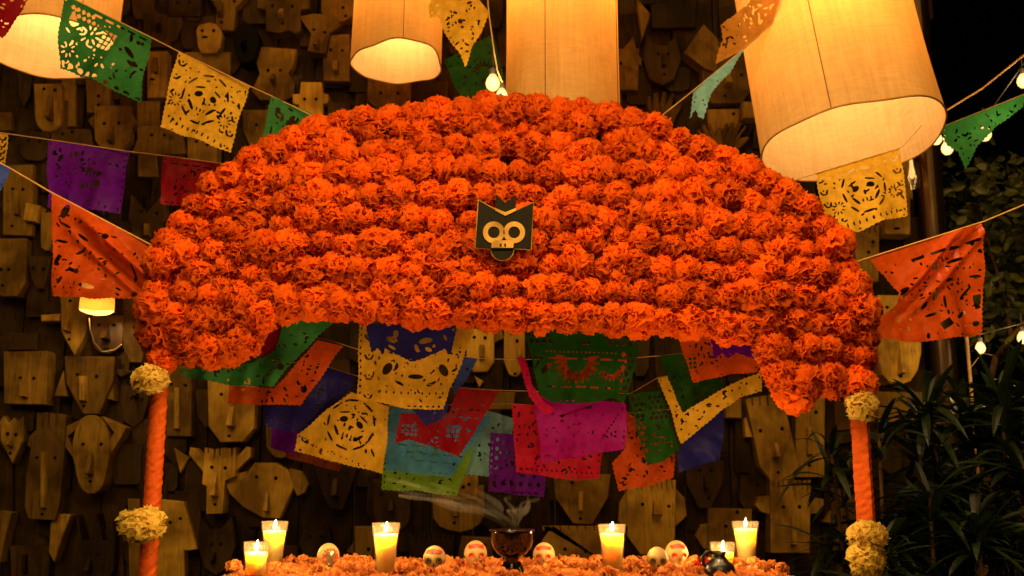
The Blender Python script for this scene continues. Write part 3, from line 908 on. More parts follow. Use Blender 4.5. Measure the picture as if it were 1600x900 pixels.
def pom_mesh(name, seed, mat, **kw):
    v, f = pompom(seed, **kw)
    A = np.array(v)
    f2 = []
    for q in f:                                  # every petal shows its outer side
        nq = np.cross(A[q[1]] - A[q[0]], A[q[3]] - A[q[0]])
        out_dir = A[list(q)].mean(0) + np.array([0, -.5, 0])
        f2.append(q if nq @ out_dir > 0 else q[::-1])
    me = bpy.data.meshes.new(name)
    me.from_pydata(v, [], f2)
    me.polygons.foreach_set("use_smooth", [True] * len(me.polygons))
    me.update()
    vn = np.zeros(len(v) * 3, np.float32)
    me.vertices.foreach_get("normal", vn)
    vn = vn.reshape(-1, 3)
    rad = A / (np.linalg.norm(A, axis=1, keepdims=True) + 1e-9)
    # tissue scatters light softly: petal normals lean towards the shape of the whole bloom
    sgn = np.sign((vn * rad).sum(1, keepdims=True)); sgn[sgn == 0] = 1
    nn = vn * sgn * .36 + rad * .64
    nn /= np.linalg.norm(nn, axis=1, keepdims=True) + 1e-9
    me.normals_split_custom_set_from_vertices([tuple(x) for x in nn.astype(float)])
    me.materials.append(mat)
    return me

POMS = [pom_mesh('flower', 100 + k, M['orange_paper'], petals=125, wide=0.42, ruffle=0.065) for k in range(7)]
CREAM = [pom_mesh('cream_flower', 200 + k, M['cream_paper'], petals=90, wide=0.50, ruffle=0.07, cols=7) for k in range(3)]

# ------------------------------------------------------------------ the flower arch
ARCH_Y = 2.66
arch = empty('flower_arch', (0, ARCH_Y, 0))
tag(arch, 'wide altar arch covered in rows of orange tissue flowers on two wrapped poles', 'arch')
outer = [(230, 564), (222, 520), (224, 460), (238, 395), (270, 338), (315, 290), (360, 255), (410, 224), (470, 196), (540, 176), (630, 164), (730, 158),
         (820, 155), (910, 160), (985, 174), (1060, 200), (1130, 232), (1200, 268), (1262, 312), (1310, 358), (1342, 415), (1362, 480), (1368, 540), (1362, 614)]
lower = [(1230, 622), (1196, 592), (1186, 545), (1120, 524), (1000, 520), (880, 516), (780, 510), (650, 506), (520, 498), (440, 494), (412, 520), (392, 562), (330, 572)]
opoly = np.array(outer + lower, float)

def inside(pt, poly):
    x, y = pt
    c = False
    j = len(poly) - 1
    for i in range(len(poly)):
        if (poly[i][1] > y) != (poly[j][1] > y) and x < (poly[j][0] - poly[i][0]) * (y - poly[i][1]) / (poly[j][1] - poly[i][1]) + poly[i][0]:
            c = not c
        j = i
    return c

def pdist(pt, poly):
    p = np.array(pt, float)
    a, b = poly, np.roll(poly, -1, 0)
    ab = b - a
    t = np.clip(((p - a) * ab).sum(1) / (ab ** 2).sum(1), 0, 1)
    return np.sqrt((((a + ab * t[:, None]) - p) ** 2).sum(1)).min()

def arch_Y(px, py):
    """the panel leans back towards its crown"""
    return ARCH_Y - 0.02 + 0.10 * max(0.0, (520 - py) / 360.0) ** 1.6

# backing board: slices that lean with the crown, inset from the flowers
ctr = np.array([795.0, 400.0])
inset = []
n = len(opoly)
for i in range(n):
    a, b, c = opoly[i - 1], opoly[i], opoly[(i + 1) % n]
    t = (c - a) / np.linalg.norm(c - a)
    nrm = np.array([-t[1], t[0]])          # outline runs clockwise on the page: inside is to this side
    q = b + nrm * 22
    if not inside(q, opoly):
        q = b - nrm * 22
    inset.append(q)
V, Fc = [], []
m = len(inset)
for off in (0.0, 0.018):
    for q in inset:
        p = P(q[0], q[1], arch_Y(*q) + 0.045)
        V.append((p.x, p.y - ARCH_Y + off, p.z))
Fc.append(tuple(range(m)))
Fc.append(tuple(range(2 * m - 1, m - 1, -1)))
for i in range(m):
    Fc.append((i, i + m, (i + 1) % m + m, (i + 1) % m))
mesh_obj('backing_board', V, Fc, M['board'], arch)

spots = []
# a closed edge all round
per = np.vstack([opoly, opoly[:1]])
acc = 0.0
for i in range(len(per) - 1):
    a, b = per[i], per[i + 1]
    L = np.linalg.norm(b - a)
    t_ = (b - a) / L
    nrm = np.array([-t_[1], t_[0]])
    while acc < L:
        q = a + t_ * acc
        c = q + nrm * 21
        if not inside(c, opoly):
            c = q - nrm * 21
        if inside(c, opoly) and all((c[0] - s_[0]) ** 2 + (c[1] - s_[1]) ** 2 > 28 ** 2 for s_ in spots):
            spots.append((c[0] + random.uniform(-3, 3), c[1] + random.uniform(-3, 3)))
        acc += 39
    acc -= L
spots += [(1226, 604), (1214, 578), (1243, 615)]
# then rows strung across the face
py = 200.0
rr = 0
while py < 620:
    px = 230.0 + (rr % 2) * 19
    while px < 1366:
        jx, jy = random.uniform(-6, 6), random.uniform(-6, 6)
        yy = py + jy + 20 * ((px - 795) / 560.0) ** 2 + 4 * math.sin(px * .013 + rr)
        if inside((px + jx, yy), opoly) and pdist((px + jx, yy), opoly) > 22 and all((px + jx - s_[0]) ** 2 + (yy - s_[1]) ** 2 > 24 ** 2 for s_ in spots):
            spots.append((px + jx, yy))
        px += 42
    py += 36.5
    rr += 1
# and single blooms pushed into the gaps
n_front = len(spots)
for _ in range(9000):
    if len(spots) >= 297:
        break
    c = (random.uniform(225, 1368), random.uniform(160, 618))
    if inside(c, opoly) and pdist(c, opoly) > 19 and all((c[0] - s_[0]) ** 2 + (c[1] - s_[1]) ** 2 > 22.5 ** 2 for s_ in spots):
        spots.append(c)
spots = spots[:298]
for k, (px, py) in enumerate(spots):
    Y = arch_Y(px, py)
    p = P(px, py, Y)
    o = link('flower', POMS[k % 7], arch, (p.x, p.y - ARCH_Y + random.uniform(-.012, .008) + (0.014 if k >= n_front else 0), p.z))
    sz = mpp(Y) * random.uniform(23.5, 34)
    o.scale = (sz * random.uniform(.96, 1.06), sz, sz * random.uniform(.94, 1.04))
    # turned in its own plane, then tipped a little
    o.rotation_euler = (Matrix.Rotation(random.uniform(-.45, .45), 3, 'Z') @ Matrix.Rotation(random.uniform(-.45, .40), 3, 'X') @ Matrix.Rotation(random.uniform(0, 6.28), 3, 'Y')).to_euler()

def wrapped_pole(px_t, py_t, square, mat):
    top = P(px_t, py_t, ARCH_Y)
    V, Fc = [], []
    n, m = 40, 420
    for j in range(m + 1):
        z = top.z * j / m
        for i in range(n):
            a = 2 * math.pi * i / n
            if square:
                r = 0.0235 / max(abs(math.cos(a + .5)), abs(math.sin(a + .5))) ** .8 * 0.92
                r += 0.0007 * math.sin(z * 40 + a) + 0.0006 * math.sin(z * 210 + 3 * math.sin(a * 2) + 4 * math.sin(z * 17)) + 0.0005 * math.sin(z * 333 - a * 2)
            else:
                r = 0.0215 + 0.0003 * abs(math.sin(a - z * 62 + 1.5 * math.sin(z * 11))) + 0.0007 * math.sin(a * 3 - z * 190 + 2 * math.sin(z * 23)) + 0.0007 * math.sin(a * 5 - z * 330)
            V.append((r * math.cos(a), r * math.sin(a), z))
    for j in range(m):
        for i in range(n):
            q, w = j * n + i, j * n + (i + 1) % n
            Fc.append((q, w, w + n, q + n))
    return mesh_obj('pole', V, Fc, mat, arch, (top.x, top.y - ARCH_Y + 0.01, 0), smooth=not square)

wrapped_pole(250, 560, False, M['crepe'])
wrapped_pole(1341, 590, True, M['crepe'])
for k, (px, py, w, h) in enumerate([(236, 593, 58, 46), (222, 820, 72, 54), (1347, 633, 54, 50), (1356, 838, 62, 46), (1354, 876, 56, 62)]):
    p = P(px, py, ARCH_Y - 0.045)
    o = link('cream_flower', CREAM[k % 3], arch, (p.x, p.y - ARCH_Y, p.z))
    s = mpp(ARCH_Y)
    o.scale = (w * .5 * s, .034, h * .5 * s)
    o.rotation_euler = (random.uniform(-.2, .2), 0, random.uniform(-.3, .3))

# ------------------------------------------------------------------ owl-eyed skull sign on the flowers
SIGN_Y = 2.592
so = P(788, 388, SIGN_Y)
sign = empty('skull_sign', so)
tag(sign, 'small black skull sign with two ringed eyes and crown pinned on the flowers', 'sign')
def arc(cx, cy, r, a0, a1, n=18):
    return [(cx + r * math.cos(R(a0 + (a1 - a0) * i / n)), cy + r * math.sin(R(a0 + (a1 - a0) * i / n))) for i in range(n + 1)]
head = [(748, 313), (789.5, 337), (833, 317), (829.5, 389), (807, 387.5), (802, 387.5)] + arc(785, 388, 17.5, 0, 180) + [(743, 386)]
px_prism('back_plate', [(x + (1.3 if x > 788 else -1.3), y + (1.2 if y > 360 else -1.6)) for x, y in head], SIGN_Y + 0.0045, 0.008, M['sign_tan'], sign, so)
px_prism('head_plate', head, SIGN_Y, 0.004, M['sign_black'], sign, so)
px_prism('crown_plate', [(774.5, 304), (789.6, 317), (806, 304), (806, 324.5), (789.6, 331), (774, 324.5)], SIGN_Y, 0.010, M['sign_black'], sign, so)
px_prism('crown_band', [(774, 325), (789.6, 331.5), (806, 325), (806, 329), (789.6, 337.2), (774, 329)], SIGN_Y - 0.003, 0.010, M['sign_tan'], sign, so)
for cx in (771.5, 803.5):
    ring_o, ring_i = arc(cx, 363, 17, 0, 360, 28)[:-1], arc(cx, 363, 9.2, 0, 360, 28)[:-1]
    V, Fc = [], []
    for yy in (SIGN_Y - 0.003, SIGN_Y - 0.0004):
        for ring in (ring_o, ring_i):
            for x, y in ring:
                p = P(x, y, yy)
                V.append((p.x - so.x, p.y - so.y, p.z - so.z))
    n = 28
    for i in range(n):
        j = (i + 1) % n
        Fc += [(i, j, n + j, n + i), (i, 2 * n + i, 2 * n + j, j), (n + i, n + j, 3 * n + j, 3 * n + i)]
    mesh_obj('eye_ring', V, Fc, M['sign_tan'], sign)
px_prism('snout', [(768, 379), (774, 375.5), (801, 375.5), (803, 379), (802, 387), (768, 387)], SIGN_Y - 0.0042, 0.004, M['sign_tan'], sign, so)
for x in (781, 788):
    px_prism('nostril', rect(x, 380.5, x + 2.6, 385), SIGN_Y - 0.0056, 0.0015, M['sign_black'], sign, so)
px_prism('jaw_line', rect(766, 387.4, 804, 388.6), SIGN_Y - 0.0048, 0.004, M['sign_black'], sign, so)

# ------------------------------------------------------------------ cloth lanterns
def point_light(name, loc, energy, col, parent=None, radius=0.03):
    d = bpy.data.lights.new(name, 'POINT')
    d.energy = energy
    d.color = col
    d.shadow_soft_size = radius
    o = bpy.data.objects.new(name, d)
    COL.objects.link(o)
    if parent is not None:
        o.parent = parent
    o.location = loc
    return o

def lantern(px, py, Y, rad_px, height, label, seed, tilt=(0, 0), wave=0.012, energy=12.0, bulb_off=(0, 0, 0.45), seams=(0.6, 2.1, 3.9, 5.2), light_r=0.05):
    c = P(px, py, Y)
    r0 = rad_px * mpp(Y)
    root = empty('cloth_lantern', c)
    tag(root, label, 'lantern', 'hanging cloth lanterns')
    rg = random.Random(seed)
    ph = [rg.uniform(0, 6.28) for _ in range(4)]
    n, m = 96, 40
    def pt(a, t):
        k = 1 - t
        w = wave * k ** 3 * (math.sin(2 * a + ph[0]) + .7 * math.sin(3 * a + ph[1]) + .4 * math.sin(7 * a + ph[3]))
        r = r0 * (1 + 0.012 * math.sin(5 * a + ph[2] + t * 4) + 0.02 * k ** 6) + 0.5 * w
        return (r * math.cos(a), r * math.sin(a), t * height + w)
    V, Fc = [], []
    for j in range(m + 1):
        for i in range(n):
            V.append(pt(2 * math.pi * i / n, j / m))
    for j in range(m):
        for i in range(n):
            q, w = j * n + i, j * n + (i + 1) % n
            Fc.append((q, w, w + n, q + n))
    mesh_obj('shade', V, Fc, M['cloth'], root, smooth=True)
    v, f = tube([pt(2 * math.pi * i / n, 0) for i in range(n + 1)], 0.0032, 6, cap=False)
    mesh_obj('hem', v, f, M['hem'], root)
    for a in seams:
        pts = []
        for j in range(m + 1):
            x, y, z = pt(a, j / m)
            k = 1 + 0.0015 / r0
            pts.append((x * k, y * k, z))
        v, f = tube(pts, 0.0013, 5)
        mesh_obj('seam', v, f, M['cloth_seam'], root)
    # top hoop and hanging cord
    v, f = tube([(r0 * math.cos(2 * math.pi * i / 40), r0 * math.sin(2 * math.pi * i / 40), height) for i in range(41)], 0.004, 6, cap=False)
    mesh_obj('hoop', v, f, M['iron'], root)
    v, f = merge([tube([(-r0, 0, height), (0, 0, height + .12), (r0, 0, height)], 0.002, 5), tube([(0, 0, height + .12), (0, 0, height + 1.6)], 0.003, 6)])
    mesh_obj('hanging_cord', v, f, M['cable'], root)
    bx, by, bz = bulb_off
    v, f = lathe([(0.001, -.035), (0.018, -.03), (0.03, -.008), (0.03, .012), (0.02, .035), (0.014, .05), (0.014, .07)], 16)
    v = [(x + bx, y + by, z + bz) for x, y, z in v]
    mesh_obj('bulb', v, f, M['bulb'], root, smooth=True)
    v, f = tube([(bx, by, bz + .06), (bx * .4, by * .4, height), (0, 0, height + .12)], 0.004, 6)
    mesh_obj('bulb_cord', v, f, M['cable'], root)
    point_light('lantern_light', (bx, by, bz - 0.05), energy, (1.0, 0.66, 0.36), root, light_r)
    root.rotation_euler = (R(tilt[0]), R(tilt[1]), 0)
    return root

LANT = [
    lantern(70, 72, 3.45, 112, 0.95, 'cloth lantern glowing at the upper corner behind the large green banner', 3, tilt=(-5, 0), wave=0.009, energy=20, seams=(0.4, 2.4, 4.2, 5.6)),
    lantern(620, 99, 3.75, 75, 0.85, 'smaller cloth lantern with wavy hem beside the hanging yellow banner', 5, tilt=(-4, 0), wave=0.008, energy=21, seams=(0.9, 2.6, 4.95)),
    lantern(879, 190, 3.45, 92, 1.15, 'tall cloth lantern standing up from behind the arch centre', 8, wave=0.005, energy=30, seams=(2.0, 4.37, 5.95), bulb_off=(0, 0, 0.62)),
    lantern(1332, 222, 3.1, 142, 0.95, 'largest cloth lantern hanging tilted above the arch shoulder', 11, tilt=(-9, -5), wave=0.006, energy=18, seams=(0.9, 1.75, 2.6, 4.2), bulb_off=(-0.02, -0.10, 0.46), light_r=0.03),
]

# small lamp by the wall
c = P(151, 487, 4.02)
lamp = empty('small_lamp', c)
tag(lamp, 'small lit lampshade with a bent wire loop under the orange banner', 'lamp')
r0 = 26 * mpp(4.02)
v, f = lathe([(r0, 0), (r0 * 1.0, 0.03), (r0 * .97, 0.085), (r0 * .94, 0.13)], 40)
v = [(x, y, z + (0.006 * math.sin(2 * math.atan2(y, x) + 1) if z == 0 else 0)) for x, y, z in v]
mesh_obj('shade', v, f, M['cloth'], lamp, smooth=True)
v, f = lathe([(0.001, .02), (0.014, .026), (0.02, .045), (0.014, .07), (0.008, .09)], 14)
mesh_obj('bulb', v, f, M['bulb_small'], lamp, smooth=True)
pts = [P(x, y, 4.02 + d) - c for x, y, d in [(139, 497, 0), (141, 515, -.01), (147, 535, -.015), (160, 550, -.015), (178, 547, -.01), (191, 538, 0)]]
v, f = tube(pts, 0.0026, 7)
mesh_obj('wire_loop', v, f, M['iron'], lamp)
v, f = tube([(0, 0, .10), (0, .05, .14), (0, WALL_Y - 4.02 - 0.01, .14)], 0.006, 7)
mesh_obj('bracket', v, f, M['cable'], lamp)
point_light('lamp_light', (0, 0, 0.012), 2.6, WARM2, lamp, 0.015)

# glass lamp on the wall end
c = P(1425, 272, 4.10)
jar = empty('glass_wall_lamp', c)
tag(jar, 'clear glass wall lamp with glinting chimney at the end of the plank wall', 'lamp')
s = mpp(4.1)
v, f = lathe([(8 * s, -24 * s), (11 * s, -18 * s), (12 * s, 4 * s), (9 * s, 16 * s), (8.5 * s, 22 * s)], 24)
mesh_obj('chimney', v, f, M['glass'], jar, smooth=True)
v, f = lathe([(0.001, 26 * s), (13 * s, 27 * s), (14 * s, 33 * s), (7 * s, 40 * s), (0.001, 41 * s)], 20)
mesh_obj('cap', v, f, M['post'], jar)
v, f = lathe([(0.001, -8 * s), (4 * s, -5 * s), (5 * s, 3 * s), (3 * s, 12 * s), (2.5 * s, 24 * s)], 12)
mesh_obj('bulb', v, f, M['glow'], jar, smooth=True)  # added core; its glow stands in for glints on the glass
v, f = box_vf((0, 0.115, 8 * s), (30 * s, 0.02, 76 * s))
mesh_obj('wall_plate', v, f, M['mask_pale'], jar)
v, f = tube([(0, 0, 36 * s), (0, .06, 40 * s), (0, .11, 36 * s)], 0.006, 8)
mesh_obj('arm', v, f, M['iron'], jar)
point_light('lamp_light', (0, 0, 0), 0.25, WARM, jar, 0.02)  # weak light added along with the glint core

# ------------------------------------------------------------------ string bulbs
ADDED_FESTOON_W = 48.0
def bulb(px, py, Y, label, r_px=9.5, cord=0.05, energy=1.3):
    c = P(px, py, Y)
    s = mpp(Y)
    root = empty('string_bulb', c)
    tag(root, label, 'bulb', 'lit bulbs on the light cables')
    r = r_px * s * 1.08
    v, f = lathe([(0.0004, -1.15 * r), (.5 * r, -1.0 * r), (.88 * r, -.55 * r), (1.0 * r, 0), (.85 * r, .55 * r), (.55 * r, 1.0 * r), (.42 * r, 1.3 * r)], 20)
    gl_ = mesh_obj('glass_globe', [(x * 1.12, y * 1.12, z * 1.12) for x, y, z in v], f, M['amber_glass'], root, smooth=True)
    mesh_obj('filament_glow', [(x * .62, y * .62, z * .66) for x, y, z in v], f, M['bulb_small'], gl_, smooth=True)
    v, f = lathe([(.46 * r, 1.2 * r), (.55 * r, 1.35 * r), (.55 * r, 2.3 * r), (.25 * r, 2.5 * r)], 14, cap=True)
    mesh_obj('socket', v, f, M['cable'], root)
    v, f = tube([(0, 0, 2.4 * r), (0, 0, 2.4 * r + cord)], 0.0022, 6)
    mesh_obj('cord', v, f, M['cable'], root)
    point_light('bulb_light', (0, -1.6 * r, 0), energy, WARM2, root, 0.02)
    return root
bulb(770, 130, 3.0, 'upper of two lit bulbs in front of the green sunburst banner', 10)
bulb(784, 149, 3.05, 'lower of two lit bulbs touching the arch crown', 8)
bulb(1463, 217, 3.7, 'bulb hanging nearest the big lantern rim', 7.5)
bulb(1480, 232, 3.65, 'lowest of the two bulbs beside the green pennant tip', 8)
bulb(1539, 210, 3.5, 'bulb glowing in front of the green pennant', 8.5)
bulb(1599, 127, 3.5, 'bulb at the frame edge above the green pennant', 8.5)
bulb(1532, 544, 3.9, 'bulb below the corner of the right orange banner', 6.5)
bulb(1598, 528, 3.9, 'bulb at the frame edge beside the tree limb', 7)

# unseen festoon added before the arch to light its flowers from above
FRONT = [(-1.25, 1.95, 2.78), (-0.75, 1.90, 2.66), (-0.25, 1.88, 2.60), (0.25, 1.88, 2.60), (0.75, 1.90, 2.66), (1.25, 1.95, 2.78)]
FRONT_LABELS = ['outermost bulb of the overhead festoon on the purple banner side', 'second overhead festoon bulb from the purple banner side', 'overhead festoon bulb just to the lamp side of the sign', 'overhead festoon bulb just to the garden side of the sign',
                'second overhead festoon bulb from the garden side', 'outermost bulb of the overhead festoon on the garden side']
for (fx, fy, fz), lb in zip(FRONT, FRONT_LABELS):
    b_ = bulb(800, 100, 3.0, lb, 12, .03, energy=ADDED_FESTOON_W * (0.35 if abs(fx) > 1 else 0.85 if abs(fx) > .5 else 1.2))
    b_.location = (fx, fy, fz)

def cable(name, pts, r, mat, label, cat, group=None, sag=0):
    w = []
    for i in range(len(pts) - 1):
        a, b = P(*pts[i]), P(*pts[i + 1])
        k = 8
        for j in range(k):
            t = j / k
            q = a.lerp(b, t)
            q.z -= sag * 4 * t * (1 - t)
            w.append(q)
    w.append(P(*pts[-1]))
    o0 = w[0].copy()
    v, f = tube([p - o0 for p in w], r, 6)
    o = mesh_obj(name, v, f, mat, None, o0, smooth=True)
    tag(o, label, cat, group)
    return o
w_ = [(-2.6, 2.2, 3.3), (-1.9, 2.05, 3.02)] + [(x, y, z + .085) for x, y, z in FRONT] + [(1.9, 2.05, 3.02), (2.6, 2.2, 3.3)]
v, f = tube(w_, 0.004, 6)
tag(mesh_obj('light_cable', v, f, M['cable']), 'black cable of the overhead festoon in front of the arch', 'cable')
cable('light_cable', [(757, -60, 3.0), (764, 22, 3.0), (772, 80, 3.0), (777, 110, 3.02), (786, 132, 3.05)], 0.0026, M['string'], 'cord dropping beside the central lantern to two bulbs', 'cable')
cable('light_cable', [(1425, 205, 3.75), (1463, 196, 3.7), (1480, 205, 3.65), (1539, 185, 3.5), (1599, 100, 3.5), (1700, 20, 3.4)], 0.0026, M['cable'], 'black cable carrying bulbs past the green pennant', 'cable')
cable('light_cable', [(1500, 500, 3.95), (1532, 522, 3.9), (1598, 505, 3.9), (1700, 470, 3.9)], 0.0026, M['cable'], 'black cable carrying the two low bulbs by the tree limb', 'cable')
cable('twine', [(1440, 196, 3.6), (1535, 138, 3.5), (1620, 70, 3.4)], 0.003, M['string'], 'twine rising from the big lantern rim to the upper corner', 'string')
SG = 'twine lines carrying the paper banners'
cable('twine', [(-60, -82, 3.0), (100, -9, 3.0), (239, 60, 3.0), (278, 80, 3.0), (391, 135, 2.98), (424, 150, 2.97), (560, 215, 2.9)], 0.0019, M['string'], 'twine holding the large green and yellow skull banners', 'string', SG)
cable('twine', [(-60, 199, 3.35), (75, 218, 3.3), (203, 237, 3.25), (254, 243, 3.25), (420, 265, 3.2)], 0.0017, M['string'], 'twine holding the purple banner', 'string', SG)
cable('twine', [(-60, 224, 2.85), (17, 264, 2.85), (82, 302, 2.83), (242, 386, 2.8), (300, 415, 2.78)], 0.0030, M['string'], 'twine holding the orange banner beside the arch flowers', 'string', SG)
cable('twine', [(990, 215, 2.85), (1040, 176, 2.9), (1084, 141, 2.95), (1165, 74, 3.0), (1256, -6, 3.0), (1330, -70, 3.0)], 0.0022, M['string'], 'twine climbing from the arch to the tan banner', 'string', SG)
cable('twine', [(1200, 295, 2.95), (1274, 271, 2.95), (1409, 230, 2.95), (1440, 196, 2.98)], 0.0016, M['string'], 'twine along the top of the yellow banner below the big lantern', 'string', SG)
cable('twine', [(1425, 214, 3.4), (1468, 200, 3.38), (1606, 145, 3.3), (1700, 105, 3.2)], 0.0020, M['string'], 'twine along the top of the green pennant', 'string', SG)
cable('twine', [(1290, 425, 2.8), (1357, 403, 2.8), (1538, 346, 2.8), (1605, 318, 2.8), (1720, 270, 2.8)], 0.0026, M['string'], 'twine holding the orange banner by the garden tree', 'string', SG)
cable('twine', [(300, 555, 2.95), (440, 515, 2.95), (522, 534, 2.95), (560, 546, 2.95), (720, 556, 3.0), (746, 560, 3.0), (808, 562, 3.0), (980, 560, 3.0), (1030, 556, 3.0), (1190, 540, 3.0)], 0.0013, M['string'], 'twine across the gap under the arch behind the front banners', 'string', SG)
cable('twine', [(400, 560, 3.08), (508, 572, 3.08), (560, 588, 3.08), (715, 606, 3.1), (780, 610, 3.1), (985, 615, 3.1), (1028, 590, 3.1), (1190, 565, 3.1)], 0.0013, M['string'], 'twine under the arch holding the red and green lower banners', 'string', SG)
cable('twine', [(420, 628, 3.2), (606, 634, 3.2), (800, 631, 3.2), (990, 645, 3.2), (1130, 632, 3.2)], 0.0012, M['string'], 'lowest twine under the arch behind the hanging banners', 'string', SG)

# ------------------------------------------------------------------ cut paper banners
def sd_poly(X, Y, poly):
    """signed distance (negative inside), index of and position along the nearest edge"""
    poly = np.array(poly, float)
    n = len(poly)
    best = np.full(X.shape, 1e18)
    idx = np.zeros(X.shape, int)
    par = np.zeros(X.shape)
    ins = np.zeros(X.shape, bool)
    for i in range(n):
        a, b = poly[i], poly[(i + 1) % n]
        e = b - a
        L2 = (e ** 2).sum()
        t = np.clip(((X - a[0]) * e[0] + (Y - a[1]) * e[1]) / L2, 0, 1)
        d = (X - a[0] - t * e[0]) ** 2 + (Y - a[1] - t * e[1]) ** 2
        q = d < best
        best = np.where(q, d, best)
        idx = np.where(q, i, idx)
        par = np.where(q, t * math.sqrt(L2), par)
        cond = ((a[1] > Y) != (b[1] > Y))
        with np.errstate(divide='ignore', invalid='ignore'):
            xi = e[0] * (Y - a[1]) / (e[1] if e[1] else 1e-9) + a[0]
        ins ^= cond & (X < xi)
    d = np.sqrt(best)
    return np.where(ins, -d, d), idx, par

class Holes:
    """cut-outs in the banner's own frame: u across (0..W), v down (0..H), pixels of the photograph"""
    def __init__(s, U, V, W, H, rg):
        s.U, s.V, s.W, s.H, s.rg = U, V, W, H, rg
        s.d = np.full(U.shape, 1e9)
    def ell(s, u, v, a, b, ang=0.0):
        c, q = math.cos(ang), math.sin(ang)
        du, dv = s.U - u, s.V - v
        x, y = (du * c + dv * q) / a, (-du * q + dv * c) / b
        k = np.sqrt(x * x + y * y) + 1e-9
        s.d = np.minimum(s.d, (k - 1) * min(a, b) - 0.35)
    def box(s, u, v, a, b, ang=0.0):
        c, q = math.cos(ang), math.sin(ang)
        du, dv = s.U - u, s.V - v
        x, y = np.abs(du * c + dv * q) - a, np.abs(-du * q + dv * c) - b
        s.d = np.minimum(s.d, np.maximum(x, y))
    # motifs -----------------------------------------------------------
    def flecks(s, n, u0, v0, u1, v1, size=3.0):
        for _ in range(n):
            u, v = s.rg.uniform(u0, u1) * s.W, s.rg.uniform(v0, v1) * s.H
            if s.rg.random() < .5:
                s.ell(u, v, size * s.rg.uniform(.7, 1.5), size * s.rg.uniform(.35, .7), s.rg.uniform(0, 3.14))
            else:
                s.box(u, v, size * s.rg.uniform(.5, 1.2), size * s.rg.uniform(.3, .6), s.rg.uniform(0, 3.14))
    def side_crosses(s, side, n=5, size=3.2):
        for k in range(n):
            v = (k + .6) / (n + .2) * s.H
            u = s.W * (.10 if side == 0 else .90)
            for da in (-1, 1):
                s.ell(u + da * size * 1.5, v, size * .45, size * 1.25, .5 * da)
            s.ell(u, v - size, size * .4, size * .4)
            s.ell(u, v + size, size * .4, size * .4)
    def row(s, v, n, a=1.2, b=2.6, u0=.2, u1=.8, ang=0.0):
        for k in range(n):
            s.ell((u0 + (u1 - u0) * k / max(1, n - 1)) * s.W, v * s.H, a, b, ang)
    def dashes(s, v, n, u0=.1, u1=.9, h=1.3):
        for k in range(n):
            w = (u1 - u0) * s.W / n
            s.box((u0 * s.W) + w * (k + .5), v * s.H, w * .34, h)
    def skull(s, cu=.5, cv=.45, r=.3):
        R0 = r * s.H
        for k in range(9):
            a = 2 * math.pi * k / 9 + .2
            s.ell(cu * s.W + R0 * math.cos(a), cv * s.H + R0 * 1.08 * math.sin(a), 1.5, R0 * .22, a)
        for q in (-1, 1):
            s.ell(cu * s.W + q * R0 * .36, cv * s.H - R0 * .12, R0 * .17, R0 * .12, q * .5)
            s.ell(cu * s.W + q * R0 * .42, cv * s.H - R0 * .42, R0 * .2, 1.1, q * .4)
            s.ell(cu * s.W + q * R0 * .5, cv * s.H + R0 * .45, R0 * .06, R0 * .22, q * .7)
        s.ell(cu * s.W, cv * s.H + R0 * .16, 1.6, R0 * .11)
        for q in (-1, 0, 1):
            s.box(cu * s.W + q * R0 * .18, cv * s.H + R0 * .52, 1.1, R0 * .09)
    def windows(s, u0, v0, nu, nv, cell=6.5):
        for i in range(nu):
            for j in range(nv):
                s.box(u0 * s.W + i * cell * 1.6, v0 * s.H + j * cell * 1.6, cell * .58, cell * .58, s.rg.uniform(-.12, .12))
    def burst(s, cu, cv, r, n=12, a0=0, a1=6.28):
        for k in range(n):
            a = a0 + (a1 - a0) * k / n
            s.ell(cu * s.W + r * math.cos(a), cv * s.H + r * math.sin(a), r * .30, r * .10, a)
    def lattice(s, u0, v0, u1, v1, cell=8):
        nu, nv = max(1, int((u1 - u0) * s.W / cell)), max(1, int((v1 - v0) * s.H / cell))
        for i in range(nu):
            for j in range(nv):
                s.box(u0 * s.W + (i + .5 + .5 * (j % 2)) * cell, v0 * s.H + (j + .5) * cell, cell * .34, cell * .34, .785)
    def border(s, size=2.6, sp=9, sides='lrb'):
        nb = int(s.W / sp)
        nh = int(s.H / sp)
        for k in range(nb):
            if 'b' in sides:
                s.ell((k + .5) / nb * s.W, s.H - size * 2.4, size, size * .8, s.rg.uniform(-.5, .5))
            if 't' in sides:
                s.ell((k + .5) / nb * s.W, size * 3.0, size, size * .7)
        for k in range(nh):
            if 'l' in sides:
                s.ell(size * 2.2, (k + .5) / nh * s.H, size * .8, size)
            if 'r' in sides:
                s.ell(s.W - size * 2.2, (k + .5) / nh * s.H, size * .8, size)

def pat_green_big(h):
    h.border(2.7, 9, 'l'); h.border(4.2, 15, 'b'); h.border(2.2, 10, 'r')
    h.lattice(.10, .06, .34, .30, 8.5); h.ell(.17 * h.W, .28 * h.H, 9, 5, 1.1); h.ell(.13 * h.W, .6 * h.H, 9, 4, 1.3)
    h.burst(.36, .36, 13, 9); h.windows(.47, .22, 3, 4, 5); h.dashes(.06, 6, .3, .95, 1.6)
    h.burst(.24, .70, 9, 8); h.flecks(10, .55, .1, .93, .5, 4); h.flecks(7, .35, .55, .9, .8, 2.6)
    h.ell(.74 * h.W, .34 * h.H, 10, 3.4, .5)
def pat_skull(h):
    h.side_crosses(0); h.side_crosses(1); h.skull(.5, .42, .30); h.row(.86, 9, 1.0, 2.8, .25, .78)
    for q in (.2, .8):
        h.burst(q, .58, 8, 10)
    h.row(.12, 7, 1.6, 1.0)
def pat_small_green(h):
    h.flecks(14, .1, .08, .5, .35, 4); h.flecks(10, .3, .35, .9, .8, 2.6); h.border(1.6, 8, 'lr')
